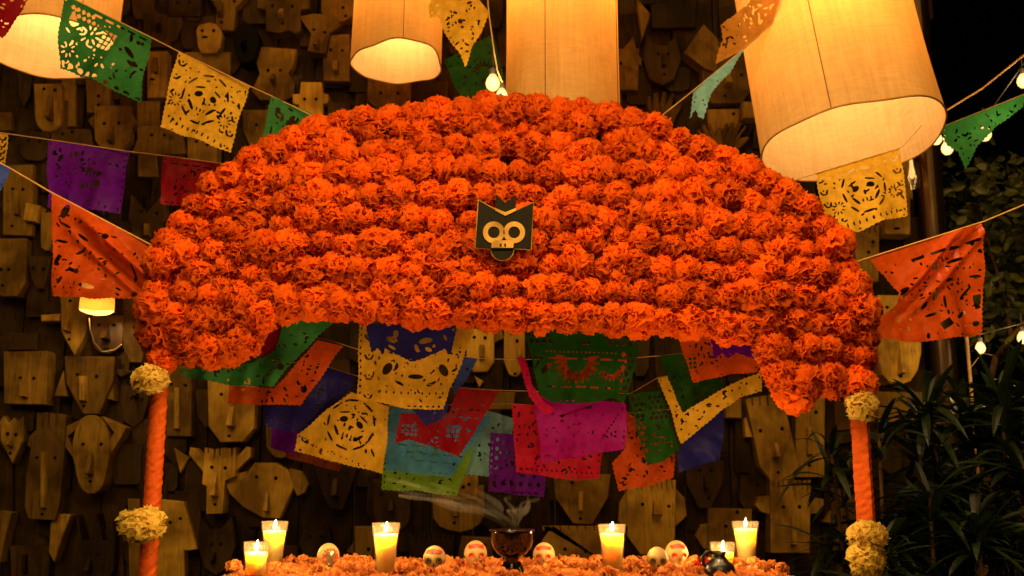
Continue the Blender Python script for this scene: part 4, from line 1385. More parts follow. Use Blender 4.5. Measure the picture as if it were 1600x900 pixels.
def pat_purple(h):
    for k in range(4):
        h.box((.52 + k * .045) * h.W, .42 * h.H, 1.2, 5); h.box((.50 + k * .045) * h.W, .60 * h.H, 1.2, 5)
    h.ell(.68 * h.W, .40 * h.H, 4, 3.4); h.ell(.55 * h.W, .34 * h.H, 5, 2); h.ell(.66 * h.W, .55 * h.H, 5.5, 6)
    h.flecks(20, .1, .10, .62, .45, 3.2); h.flecks(12, .1, .5, .95, .95, 2.2)
def pat_red(h):
    h.border(1.5, 9, 'lr'); h.flecks(22, .15, .15, .9, .9, 2.4); h.dashes(.14, 6)
def pat_orange_left(h):
    h.windows(.10, .52, 2, 5, 7.5)
    h.box(.26 * h.W, .62 * h.H, 4, 9); h.box(.25 * h.W, .86 * h.H, 3, 9); h.box(.42 * h.W, .64 * h.H, 9, 3, -.1)
    for u, v, a, b, g_ in [(.16, .12, 5, 11, 0), (.20, .25, 8, 2, 0), (.36, .28, 8, 2, .2), (.40, .42, 9, 2, -.9), (.55, .16, 5, 4, .6), (.22, .42, 8, 1.8, -.3), (.58, .72, 10, 3.4, -.3), (.83, .36, 3, 11, -.3),
                           (.36, .80, 2, 6, .2), (.72, .84, 2, 6, .1), (.85, .84, 2, 6, 0), (.92, .58, 6, 7, 0)]:
        h.ell(u * h.W, v * h.H, a, b, g_)
    h.flecks(8, .4, .76, .9, .9, 1.5)
def pat_orange_right(h):
    h.windows(.86, .60, 2, 4, 7)
    h.box(.80 * h.W, .69 * h.H, 5.5, 11, .1); h.box(.66 * h.W, .76 * h.H, 10, 3, -.3); h.box(.52 * h.W, .80 * h.H, 9, 6, -.3)
    h.dashes(.14, 4, .40, .96, 2.4)
    for u, v, a, b, g_ in [(.56, .26, 7, 4, .5), (.72, .26, 10, 2.6, 0), (.92, .25, 6, 3.4, .3), (.28, .40, 9, 3.6, -.4), (.62, .42, 6, 2, 0), (.82, .46, 8, 2, .3), (.50, .52, 7, 4, -.9), (.73, .58, 10, 2, -.6),
                           (.56, .60, 2, 9, .1), (.40, .58, 6, 3, -.6), (.44, .68, 10, 2, 0), (.74, .88, 4.4, 4, .4), (.84, .86, 2.4, 8, 0), (.36, .86, 2, 4, .3), (.60, .94, 3, 2, 0)]:
        h.ell(u * h.W, v * h.H, a, b, g_)
    h.flecks(26, .18, .2, .94, .95, 2.2)
    h.border(2.0, 15, 'r')
def pat_flecks(h):
    h.flecks(int(h.W * h.H / 330), .08, .1, .92, .92, 2.7); h.row(.88, int(h.W / 9), 1.0, 1.8, .1, .9)
def pat_heart(h):
    h.flecks(int(h.W * h.H / 420), .08, .08, .92, .92, 3.0); h.ell(.72 * h.W, .62 * h.H, 5, 5)
def pat_sunburst(h):
    h.lattice(.02, .02, .24, .20, 10); h.lattice(.70, .02, .99, .26, 10); h.lattice(.84, .26, .99, .9, 10)
    h.dashes(.38, 6, .06, .94, 1.5); h.dashes(.76, 6, .2, .94, 1.3); h.row(.29, 20, 1.1, 1.1, .1, .8)
    for k in range(13):
        a_ = -.25 + 3.64 * k / 12
        h.ell(.47 * h.W + 25 * math.cos(a_), .42 * h.H + 25 * math.sin(a_), 9, 2.6, a_)
    h.burst(.16, .44, 14, 5, .2, 1.6); h.burst(.76, .48, 16, 8, .3, 2.9)
    h.box(.54 * h.W, .16 * h.H, 6, 3); h.flecks(6, .05, .3, .14, .9, 4.5)
def pat_face(h):
    h.skull(.5, .40, .30); h.row(.84, 12, .9, 1.1, .12, .85); h.side_crosses(0, 3, 2.6); h.flecks(8, .1, .1, .9, .3, 1.8)
def pat_yellow_face(h):
    for q in (-1, 1):
        h.ell((.50 + q * .24) * h.W, .52 * h.H, 6, 10, q * -.6)
    h.ell(.5 * h.W, .60 * h.H, 11, 3.4, 0); h.ell(.36 * h.W, .68 * h.H, 7, 2, .5); h.ell(.64 * h.W, .68 * h.H, 7, 2, -.5); h.side_crosses(0, 4, 3.2); h.flecks(8, .3, .62, .9, .76, 2)
    h.row(.80, 12, .9, 2.0, .2, .86); h.flecks(5, .8, .1, .95, .6, 3)
def pat_stars(h):
    h.flecks(10, .1, .15, .9, .8, 4.4); h.ell(.3 * h.W, .4 * h.H, 9, 4, .3); h.ell(.66 * h.W, .4 * h.H, 9, 4, -.3)
def pat_red_grid(h):
    h.windows(.52, .56, 3, 3, 4.6); h.windows(.08, .60, 4, 3, 4); h.dashes(.30, 8, .35, .9, .9); h.dashes(.42, 8, .3, .9, .9)
    h.flecks(10, .35, .1, .85, .3, 3.4); h.burst(.38, .86, 8, 7)
def pat_stripes(h):
    h.dashes(.56, 5, .1, .9, .9); h.dashes(.66, 6, .2, .9, .9); h.dashes(.78, 4, .3, .8, .9); h.flecks(8, .1, .2, .9, .6, 2.4)
def pat_purple_rings(h):
    for k in range(6):
        h.ell(.14 * h.W, (.1 + k * .15) * h.H, 2.4, 3); h.ell((.12 + k * .15) * h.W, .80 * h.H, 3, 3.4)
    h.flecks(14, .3, .1, .9, .7, 3.2); h.dashes(.93, 6, .1, .9, .8)
def pat_magenta(h):
    for k in range(16):
        t = k / 15
        h.ell((.92 - .28 * t) * h.W, (.10 + .75 * t) * h.H, 1.0, 1.6); h.ell((.30 + .30 * t) * h.W, (.30 - .18 * t) * h.H, 1.8, 1.2)
    h.row(.90, 18, 1.2, 1.2, .1, .9); h.flecks(14, .1, .2, .9, .8, 1.4)
def pat_lattice(h):
    h.lattice(.04, .04, .34, .95, 9); h.lattice(.4, .04, .9, .4, 8); h.row(.7, 8, 1.1, 1.1, .4, .9); h.flecks(6, .4, .5, .9, .9, 2)
def pat_dots(h):
    h.flecks(int(h.W * h.H / 260), .06, .1, .94, .9, 2.2); h.ell(.45 * h.W, .5 * h.H, 4, 3)
def pat_none(h):
    h.flecks(4, .2, .2, .8, .8, 2)

BG = 'cut paper banners strung on twine'
ban_i = [0]
def banner(poly, Y, col, pat, label, fold=0.010, dY=0.0, crease=None, scallop=1.0, cell=1.5, lace=True):
    """poly: outline in photograph pixels, its first edge hangs from the twine; Y depth; crease: ((x,y),(dx,dy),depth) a pleat"""
    k = ban_i[0]
    ban_i[0] += 1
    rg = random.Random(500 + k)
    A = np.array(poly, float)
    e = A[1] - A[0]
    e /= np.linalg.norm(e)
    nrm = np.array([-e[1], e[0]])
    if ((A.mean(0) - A[0]) @ nrm) < 0:
        nrm = -nrm
    u_all, v_all = (A - A[0]) @ e, (A - A[0]) @ nrm
    umin, umax, vmin, vmax = u_all.min() - 4, u_all.max() + 4, v_all.min() - 4, v_all.max() + 4
    nu, nv = int((umax - umin) / cell) + 2, int((vmax - vmin) / cell) + 2
    us, vs = np.linspace(umin, umax, nu), np.linspace(vmin, vmax, nv)
    U, V = np.meshgrid(us, vs)
    X = A[0][0] + U * e[0] + V * nrm[0]
    Yp = A[0][1] + U * e[1] + V * nrm[1]
    d, idx, par = sd_poly(X, Yp, A)
    d = np.where(idx == 0, d, d + scallop * (1.5 * np.abs(np.sin(par * 0.42 + k)) + 0.5 * np.sin(par * 0.11 + k)))
    W, H = umax - umin - 8, vmax - vmin - 8
    h = Holes(U - umin - 4, V - vmin - 4, W, H, rg)
    pat(h)
    h.border(2.1, 9.5, 'lrb' if W > 60 and H > 45 else '')
    if lace and W > 70 and H > 60:
        h.flecks(int(W * H / 420), .14, .12, .88, .90, 2.4)
    hole = np.where(d > -2.4, 1e9, h.d)          # keep a margin along the edge
    D = np.maximum(d, -hole)
    gy, gx = np.gradient(D, vs, us)
    gl = np.sqrt(gx ** 2 + gy ** 2) + 1e-6
    ctrD = (D[:-1, :-1] + D[1:, :-1] + D[:-1, 1:] + D[1:, 1:]) / 4
    keep = ctrD < 0
    cnt = np.zeros(D.shape, int)
    for a in (0, 1):
        for b in (0, 1):
            cnt[a:nv - 1 + a, b:nu - 1 + b] += keep
    bd = (cnt > 0) & (cnt < 4)
    mv = np.clip(D / np.maximum(gl, .3), -cell * .55, cell * .55)
    U2 = np.where(bd, U - gx / gl * mv, U)
    V2 = np.where(bd, V - gy / gl * mv, V)
    X = A[0][0] + U2 * e[0] + V2 * nrm[0]
    Yp = A[0][1] + U2 * e[1] + V2 * nrm[1]
    # hang of the sheet: free lower part swings and ripples
    tv = np.clip((V2 - 0) / max(1, H), 0, 1)
    p1, p2, p3 = rg.uniform(0, 6.28), rg.uniform(0, 6.28), rg.uniform(0, 6.28)
    off = fold * tv * (np.sin(U2 * 0.055 + p1 + 0.8 * tv) + .5 * np.sin(U2 * .13 + p2 + 2 * tv)) + 0.4 * fold * np.sin(V2 * .07 + p3) + dY * tv
    off += 0.0007 * np.sin(U2 * .31 + 1.3 * np.sin(V2 * .09 + p1) + p2) * (0.4 + tv)
    if crease:
        (c0, cd, depth) = crease
        cd = np.array(cd, float); cd /= np.linalg.norm(cd)
        dist = (X - c0[0]) * -cd[1] + (Yp - c0[1]) * cd[0]
        along = (X - c0[0]) * cd[0] + (Yp - c0[1]) * cd[1]
        am = np.clip(along / 60.0, 0, 1)
        off += -depth * am * (np.exp(-(dist / 9.0) ** 2) - .7 * np.exp(-((dist - 16) / 8.0) ** 2) + .5 * np.exp(-((dist - 30) / 7.0) ** 2))
    used = cnt > 0
    ids = -np.ones(D.shape, int)
    ids[used] = np.arange(used.sum())
    r_ = (X - 800.0) / F
    u_ = (450.0 - Yp) / F
    yy = CT - u_ * ST
    zz = ST + u_ * CT
    kk = Y / yy
    Pw = np.stack([r_ * kk, Y + off, CAM_Z + zz * kk], -1)[used]
    org = np.array(P(A[0][0], A[0][1], Y))
    Pw = Pw - org
    jj, ii = np.where(keep)
    Fq = np.stack([ids[jj, ii], ids[jj, ii + 1], ids[jj + 1, ii + 1], ids[jj + 1, ii]], 1)
    me = bpy.data.meshes.new('paper_banner')
    me.vertices.add(len(Pw))
    me.vertices.foreach_set("co", Pw.astype(np.float32).ravel())
    me.loops.add(Fq.size)
    me.loops.foreach_set("vertex_index", Fq.astype(np.int32).ravel())
    me.polygons.add(len(Fq))
    me.polygons.foreach_set("loop_start", np.arange(0, Fq.size, 4, dtype=np.int32))
    me.polygons.foreach_set("use_smooth", np.ones(len(Fq), bool))
    me.update(calc_edges=True)
    me.validate()
    me.materials.append(PM[col])
    o = link('paper_banner', me, None, Vector(org))
    tag(o, label, 'banner', BG)
    return o

# outside the arch
banner([(-90, -72), (50, -12), (36, 20), (4, 61), (-110, 10)], 2.98, 'red', pat_lattice, 'red cut paper banner corner at the very top corner')
banner([(99, -9), (238, 60), (216, 158), (87, 102)], 2.99, 'green', pat_green_big, 'large green cut paper banner in front of the corner lantern', fold=0.018)
banner([(277, 80), (391, 134), (374, 190), (360, 239), (247, 197), (262, 140)], 2.99, 'yellow', pat_skull, 'yellow cut paper banner with a skull among dark masks', fold=0.012)
banner([(424, 150), (508, 186), (492, 275), (405, 232)], 2.96, 'green', pat_small_green, 'small green banner partly behind the arch flowers')
banner([(-90, 197), (13, 210), (8, 258), (-95, 250)], 3.33, 'yellow', pat_skull, 'sliver of a yellow banner at the far edge under the twine')
banner([(75, 219), (203, 237), (188, 334), (72, 323)], 3.27, 'purple', pat_purple, 'purple cut paper banner with slits, near the far edge')
banner([(254, 243), (380, 259), (368, 332), (250, 320)], 3.24, 'red', pat_red, 'dark red banner beside the shoulder of the arch', fold=0.014)
banner([(-80, 214), (17, 264), (3, 302), (-90, 272)], 2.84, 'sky', pat_none, 'blue banner corner at the far edge')
banner([(82, 302), (150, 338), (241, 384), (232, 420), (226, 466), (140, 468), (79, 463), (79, 390)], 2.81, 'orange', pat_orange_left, 'orange banner with square windows hanging over the small lamp', fold=0.016,
       crease=((118, 330), (110, 100), 0.030))
banner([(765, 21), (700, -62), (668, 12), (672, 30), (684, 26), (702, 66), (718, 84), (728, 112), (739, 72), (754, 50)], 3.05, 'yellow', pat_dots, 'yellow banner hanging twisted by one corner between two lanterns', fold=0.014)
banner([(770, 52), (798, 160), (735, 178), (712, 140), (692, 94)], 3.6, 'deep_green', lambda h: (h.burst(.5, .32, 14, 13, 2.2, 7.2), h.flecks(5, .2, .4, .9, .9, 2.6)), 'deep green sunburst banner behind the two bulbs')
banner([(1118, 99), (1165, 75), (1256, -6), (1215, -60), (1165, 8), (1138, 28), (1124, 42), (1127, 66), (1121, 82)], 3.0, 'tan', pat_flecks, 'tan banner blown upward beside the big lantern', fold=0.018)
banner([(1083, 141), (1166, 74), (1140, 116), (1112, 146), (1105, 168), (1100, 188), (1091, 182), (1086, 172), (1075, 199)], 2.96, 'mint', pat_dots, 'small curled pale green banner on the climbing twine', fold=0.016)
banner([(1275, 271), (1408, 231), (1414, 282), (1421, 338), (1385, 344), (1340, 363), (1300, 352), (1281, 330)], 2.95, 'yellow', pat_skull, 'yellow skull banner hanging below the big lantern', fold=0.012)
banner([(1468, 200), (1606, 146), (1600, 168), (1560, 196), (1530, 226), (1508, 268), (1498, 238), (1480, 224)], 3.35, 'green', pat_flecks, 'green pennant among bulbs above the garden', fold=0.016)
banner([(1357, 403), (1538, 347), (1538, 440), (1536, 523), (1440, 536), (1366, 528), (1372, 498), (1398, 478), (1402, 458), (1384, 434)], 2.80, 'orange', pat_orange_right, 'large orange banner with slashes beside the garden tree', fold=0.016,
       crease=((1375, 500), (80, -90), 0.024))
# under the arch
banner([(415, 488), (448, 490), (438, 530), (427, 562), (396, 552)], 2.86, 'red', pat_none, 'dark red scrap of banner beside the green one under the arch')
banner([(446, 485), (522, 505), (470, 552), (430, 606), (360, 602), (290, 590), (278, 578), (396, 566), (430, 545)], 2.84, 'green', pat_heart, 'bright green folded banner at the far end under the arch', fold=0.02)
banner([(495, 531), (537, 541), (500, 592), (470, 634), (410, 634), (353, 630), (356, 600), (430, 606)], 2.93, 'orange', pat_heart, 'orange banner below the folded green one', fold=0.016)
banner([(508, 574), (554, 588), (552, 606), (510, 645), (480, 679), (414, 668), (413, 634), (470, 634)], 3.05, 'blue', pat_flecks, 'dark blue banner under the orange one near the horned mask', fold=0.016)
banner([(424, 655), (470, 662), (462, 712), (420, 700)], 3.16, 'purple', pat_none, 'purple scrap hanging below the dark blue banner')
banner([(440, 690), (545, 700), (530, 738), (448, 716)], 3.2, 'maroon', pat_none, 'maroon strip behind the hem of the lower yellow banner')
banner([(560, 508), (742, 512), (722, 570), (703, 612), (694, 641), (640, 640), (557, 624), (559, 560)], 2.90, 'yellow', pat_yellow_face, 'big yellow banner with leaf eyes under the arch', fold=0.014)
banner([(570, 506), (714, 511), (708, 545), (701, 556), (695, 545), (668, 558), (645, 567), (622, 556), (602, 545), (598, 556), (590, 544), (580, 552), (576, 536)], 2.86, 'blue', pat_stars, 'blue zigzag banner laid over the big yellow one', fold=0.006)
banner([(548, 612), (608, 636), (606, 690), (598, 741), (520, 722), (460, 705), (462, 680), (510, 640)], 3.0, 'yellow', pat_face, 'lower yellow banner with a drawn face and closed smile', fold=0.014)
banner([(604, 634), (690, 642), (770, 650), (740, 690), (704, 747), (660, 742), (600, 736)], 3.08, 'teal', pat_stripes, 'teal banner with dashed lines under the red one', fold=0.012)
banner([(600, 690), (740, 700), (728, 742), (713, 776), (650, 768), (595, 766)], 3.12, 'lime', pat_none, 'lime green banner lowest, above the incense smoke', fold=0.012)
banner([(716, 606), (781, 611), (752, 660), (718, 715), (680, 700), (640, 688), (616, 694), (626, 644), (700, 646)], 2.96, 'red', pat_red_grid, 'red banner with small square windows at the middle', fold=0.012)
banner([(640, 634), (704, 632), (690, 656), (665, 666)], 2.93, 'blue', pat_none, 'small blue scrap tucked under the big yellow banner')
banner([(722, 557), (747, 560), (732, 590), (711, 618), (706, 610)], 3.0, 'sky', pat_none, 'thin light blue strip beside the red window banner')
banner([(758, 640), (804, 654), (800, 700), (770, 746), (712, 742), (735, 690)], 3.15, 'mint', pat_none, 'pale mint banner behind the red and purple ones')
banner([(765, 676), (851, 681), (856, 720), (850, 778), (805, 774), (762, 768)], 3.1, 'purple', pat_purple_rings, 'purple banner with rows of rings above the burner', fold=0.012)
banner([(817, 514), (1000, 520), (994, 575), (976, 632), (960, 622), (930, 630), (890, 632), (860, 628), (842, 618), (830, 560)], 2.88, 'deep_green', pat_sunburst, 'deep green banner with sunburst and lattice at the middle', fold=0.012, lace=False)
banner([(846, 536), (984, 540), (972, 612), (862, 606)], 2.95, 'orange', pat_none, 'orange banner glimpsed only through the sunburst cut-outs', fold=0.006, lace=False)
banner([(806, 557), (822, 560), (832, 600), (850, 626), (870, 640), (852, 650), (826, 620)], 2.93, 'pink', pat_none, 'narrow hot pink strip along the sunburst banner')
banner([(832, 618), (870, 622), (978, 628), (981, 668), (978, 702), (920, 712), (846, 724), (840, 670)], 2.97, 'magenta', pat_magenta, 'magenta banner with dotted curves below the sunburst banner', fold=0.012)
banner([(799, 631), (942, 640), (942, 700), (938, 747), (905, 752), (870, 748), (806, 738), (802, 690)], 3.03, 'crimson', pat_flecks, 'crimson banner showing round the edges of the magenta one', fold=0.012)
banner([(980, 616), (1032, 611), (1050, 660), (1064, 702), (1036, 722), (1010, 729), (994, 670)], 3.0, 'deep_green', pat_lattice, 'dark green lattice banner hanging narrow beside the yellow chevron', fold=0.012)
banner([(973, 640), (1055, 690), (1056, 720), (1052, 748), (1005, 762), (966, 768), (956, 722), (976, 700)], 3.07, 'orange', pat_flecks, 'red orange banner hanging lowest at the side of the crimson one', fold=0.012)
banner([(1028, 557), (1078, 552), (1110, 575), (1132, 604), (1100, 622), (1066, 646), (1048, 600)], 2.99, 'deep_green', pat_flecks, 'dark green folded banner inside the yellow chevron', fold=0.012)
banner([(1026, 591), (1044, 588), (1056, 620), (1067, 644), (1100, 624), (1140, 600), (1190, 580), (1191, 612), (1160, 620), (1130, 640), (1094, 672), (1064, 696), (1046, 640)], 2.93, 'yellow', pat_dots, 'yellow banner bent into a chevron near the fallen flower', fold=0.012)
banner([(1058, 522), (1176, 520), (1186, 560), (1184, 582), (1140, 586), (1082, 600), (1070, 560)], 2.88, 'orange', lambda h: (h.windows(.1, .5, 3, 3, 4.2), h.flecks(8, .05, .08, .5, .4, 2.2)), 'orange banner with small windows at the arch corner', fold=0.010)
banner([(1108, 522), (1166, 520), (1174, 540), (1182, 562), (1160, 556), (1150, 552), (1136, 562), (1128, 552), (1114, 564), (1112, 540)], 2.85, 'purple', pat_none, 'purple scrap over the small windowed orange banner', fold=0.006)
banner([(1066, 694), (1132, 634), (1131, 680), (1126, 718), (1096, 728), (1060, 740), (1056, 712)], 3.02, 'blue', pat_none, 'blue banner hanging below the yellow chevron', fold=0.012)

# ------------------------------------------------------------------ altar table
TABLE_Z = 0.994
altar = empty('altar_table', (-0.01, 2.38, 0))
tag(altar, 'altar table under a dark cloth strewn with orange petals', 'table')
v, f = box_vf((0, 0, TABLE_Z - 0.015), (1.24, 0.66, 0.03))
mesh_obj('table_top', v, f, M['mask_dark'], altar)
V, Fc = [], []
# cloth: top and a draped skirt with soft folds
nx = 80
ring = []
hw, hd = 0.63, 0.34
per = [(-hw, -hd), (hw, -hd), (hw, hd), (-hw, hd)]
for s in range(4):
    a, b = per[s], per[(s + 1) % 4]
    for i in range(nx):
        t = i / nx
        ring.append((a[0] + (b[0] - a[0]) * t, a[1] + (b[1] - a[1]) * t))
for z, k in ((TABLE_Z + 0.002, 0), (TABLE_Z - 0.03, .2), (TABLE_Z - 0.3, 1), (0.12, 1.6)):
    for i, (x, y) in enumerate(ring):
        o = 1 + 0.018 * k * math.sin(i * 0.55) + 0.012 * k
        V.append((x * o, y * (1 + 0.035 * k * math.sin(i * 0.55) + .02 * k), z))
n = len(ring)
for j in range(3):
    for i in range(n):
        Fc.append((j * n + i, j * n + (i + 1) % n, (j + 1) * n + (i + 1) % n, (j + 1) * n + i))
Fc.append(tuple(range(n)))
mesh_obj('tablecloth', V, Fc, M['tablecloth'], altar)
for sx in (-1, 1):
    for sy in (-1, 1):
        v, f = box_vf((sx * .55, sy * .27, (TABLE_Z - .03) / 2), (.05, .05, TABLE_Z - .03))
        mesh_obj('leg', v, f, M['mask_dark'], altar)

TX0, TX1, TY0, TY1 = -0.60, 0.585, 2.08, 2.66
def table_x_limit(y):
    return TX0, TX1

# loose petals
rp = np.random.default_rng(21)
V, Fc = [], []
for k in range(4200):
    x = rp.uniform(TX0, TX1)
    y = rp.uniform(TY0, TY1)
    hump = (0.004 + 0.35 * max(0.0, y - 2.30) * 0.03) + 0.011 * (0.5 + 0.5 * math.sin(x * 23 + 1.2) * math.sin(y * 19 + .5)) + 0.004 * math.sin(x * 61 + y * 17)
    edge = min(1.0, (x - TX0) / .08, (TX1 - x) / .08, (TY1 - y) / .05)
    z = TABLE_Z + 0.004 + max(0.0, hump * edge) * rp.uniform(.1, 1.0)
    s = rp.uniform(.0065, .0115)
    e = Euler((rp.uniform(-.9, .9), rp.uniform(-.9, .9), rp.uniform(0, 6.28))).to_matrix()
    cup = rp.uniform(.25, .8)
    b = len(V)
    for j in range(4):
        tj = j / 3
        wd = (0.55, 1.0, 1.05, .72)[j] * .72
        for i in range(3):
            q = i - 1
            p = Vector((q * wd * s, (tj - .5) * 2.1 * s, cup * s * (q * q * .7 + (tj - .4) ** 2 * 1.4) + .12 * s * math.sin(q * 4 + j)))
            p = e @ p
            V.append((x + p.x, y + p.y, z + p.z))
    for j in range(3):
        for i in range(2):
            q = b + j * 3 + i
            Fc.append((q, q + 1, q + 4, q + 3))
o = mesh_obj('petals', V, Fc, M['petal'], None, smooth=True)
o["kind"] = "stuff"
tag(o, 'bed of loose orange marigold petals covering the altar table', 'petals')

# whole marigold heads lying among the petals
SMALL = [pom_mesh('marigold_head', 300 + k, M['petal'], petals=44, wide=0.5, ruffle=0.09, cols=5, rows=4) for k in range(4)]
heads = [(366, 884, 2.34), (455, 872, 2.52), (474, 876, 2.5), (545, 884, 2.3), (566, 874, 2.46), (574, 890, 2.2), (632, 876, 2.44), (648, 882, 2.34), (705, 886, 2.28), (719, 880, 2.4), (744, 884, 2.32),
         (768, 880, 2.42), (782, 897, 2.16), (802, 899, 2.14), (836, 893, 2.2), (870, 884, 2.36), (893, 882, 2.4), (918, 886, 2.34), (934, 878, 2.5), (988, 880, 2.44), (1002, 886, 2.36), (1008, 898, 2.16), (1038, 897, 2.16), (1048, 893, 2.24),
         (1080, 888, 2.32), (1088, 897, 2.2), (1152, 885, 2.44), (1178, 884, 2.44), (1190, 890, 2.34), (1206, 884, 2.46), (1222, 890, 2.36), (496, 892, 2.22), (430, 888, 2.34), (668, 896, 2.18), (694, 897, 2.18), (950, 898, 2.16), (625, 894, 2.2)]
MARKS = [('the short candle at the altar end', 400, 868), ('the glitter faced skull', 513, 868), ('the tall middle left candle', 602, 850), ('the skull with dark brow strokes', 679, 870), ('the red eyed skull by the burner', 743, 864),
         ('the incense burner foot', 800, 888), ('the red cheeked skull', 850, 866), ('the tall candle near the skull pair', 957, 855), ('the pair of skulls', 1042, 868), ('the black jug', 1124, 880), ('the tall candle at the garden end', 1167, 845)]
ORD = ['nearest', 'second nearest', 'third nearest', 'fourth nearest', 'fifth nearest', 'sixth nearest', 'seventh nearest']
near = {}
for k, (px, py, Y) in enumerate(heads):
    d_ = [((px - mx_) ** 2 + (py - my_) ** 2, i) for i, (_, mx_, my_) in enumerate(MARKS)]
    near.setdefault(min(d_)[1], []).append((min(d_)[0], k))
HEAD_LABEL = {}
for i, lst in near.items():
    for n_, (_, k) in enumerate(sorted(lst)):
        HEAD_LABEL[k] = 'orange marigold head on the petals, ' + ORD[n_] + ' to ' + MARKS[i][0]
for k, (px, py, Y) in enumerate(heads):
    p = P(px, py, Y)
    s = 0.017 * random.uniform(.85, 1.2)
    p.z = max(TABLE_Z + 0.010, min(p.z, TABLE_Z + 0.018))
    o = link('marigold_head', SMALL[k % 4], None, p)
    o.scale = (s * 1.1, s, s)
    o.rotation_euler = Euler((random.uniform(-1.5, -.3), random.uniform(-.6, .6), random.uniform(0, 6.28)))
    tag(o, HEAD_LABEL[k], 'flower', 'marigold heads on the altar')
# one darker red flower by the black jug
p = P(1098, 880, 2.3); p.z = TABLE_Z + 0.026
o = link('red_flower', pom_mesh('red_flower', 333, M['red_flower'], petals=40, wide=.5, cols=5, rows=4), None, p)
o.scale = (.022, .02, .02)
tag(o, 'dark red flower beside the black jug on the altar', 'flower')

# ------------------------------------------------------------------ candles
def candle(px, Y, h, r_top, r_bot, fill, label, energy=0.5, wick_dx=0.0):
    base = P(px, 880, Y)
    base.z = TABLE_Z + 0.006
    root = empty('glass_candle', base)
    tag(root, label, 'candle', 'lit candles in glasses on the altar')
    R_ = lambda z: r_bot + (r_top - r_bot) * z / h
    t = 0.0018
    v, f = lathe([(0.0005, 0.0), (R_(0), 0.0), (R_(h * .5), h * .5), (R_(h), h), (R_(h) - t, h), (R_(h * .5) - t, h * .5), (R_(0.006) - t, 0.006), (0.0005, 0.006)], 40)
    mesh_obj('glass', v, f, M['glass'], root, smooth=True)
    v, f = lathe([(R_(h) - t * .5 + 0.0012 * math.cos(a), h + 0.0012 * math.sin(a)) for a in [k * math.pi / 3 for k in range(7)]], 40)
    mesh_obj('rim', v, f, M['glass'], root, smooth=True)
    zf = h * fill
    v, f = lathe([(0.0005, 0.007), (R_(0.008) - t * 1.6, 0.008), (R_(zf * .5) - t * 1.6, zf * .5), (R_(zf) - t * 1.6, zf), (R_(zf) * .7, zf - 0.0015), (0.0005, zf - 0.003)], 40)
    mesh_obj('wax', v, f, M['wax'], root, smooth=True)
    v, f = tube([(wick_dx, 0, zf - .003), (wick_dx, 0, zf + .008)], 0.0009, 6)
    mesh_obj('wick', v, f, M['charcoal'], root)
    fl = [(0.0003, 0.0), (0.0028, 0.003), (0.0040, 0.007), (0.0034, 0.012), (0.0017, 0.017), (0.0003, 0.022)]
    v, f = lathe([(a, zf + .004 + b) for a, b in fl], 14)
    v = [(x + wick_dx + 0.002 * ((z - zf) / .027) ** 2, y, z) for x, y, z in v]
    mesh_obj('flame', v, f, M['flame'], root, smooth=True)
    point_light('flame_light', (wick_dx, 0, zf + .016), energy, (1.0, 0.58, 0.20), root, 0.005)
    return root
CE = 10.0
candle(427, 2.50, 0.106, 0.0315, 0.021, 0.80, 'tall tapered glass candle standing behind the short one', CE)
candle(400, 2.22, 0.074, 0.0270, 0.0225, 0.72, 'short glass candle at the end of the altar near the wrapped pole', CE * .8)
candle(602, 2.25, 0.112, 0.0300, 0.019, 0.80, 'tall glass candle between the silver patterned skull and the black eyed skull', CE)
candle(957, 2.32, 0.106, 0.0305, 0.021, 0.82, 'tall glass candle beside the pair of skulls', CE)
candle(1130, 2.42, 0.062, 0.0285, 0.024, 0.66, 'short wide glass candle behind the black jug', CE * .7)
candle(1167, 2.54, 0.104, 0.0320, 0.021, 0.84, 'tall glass candle at the petal end nearest the ribboned pole', CE)

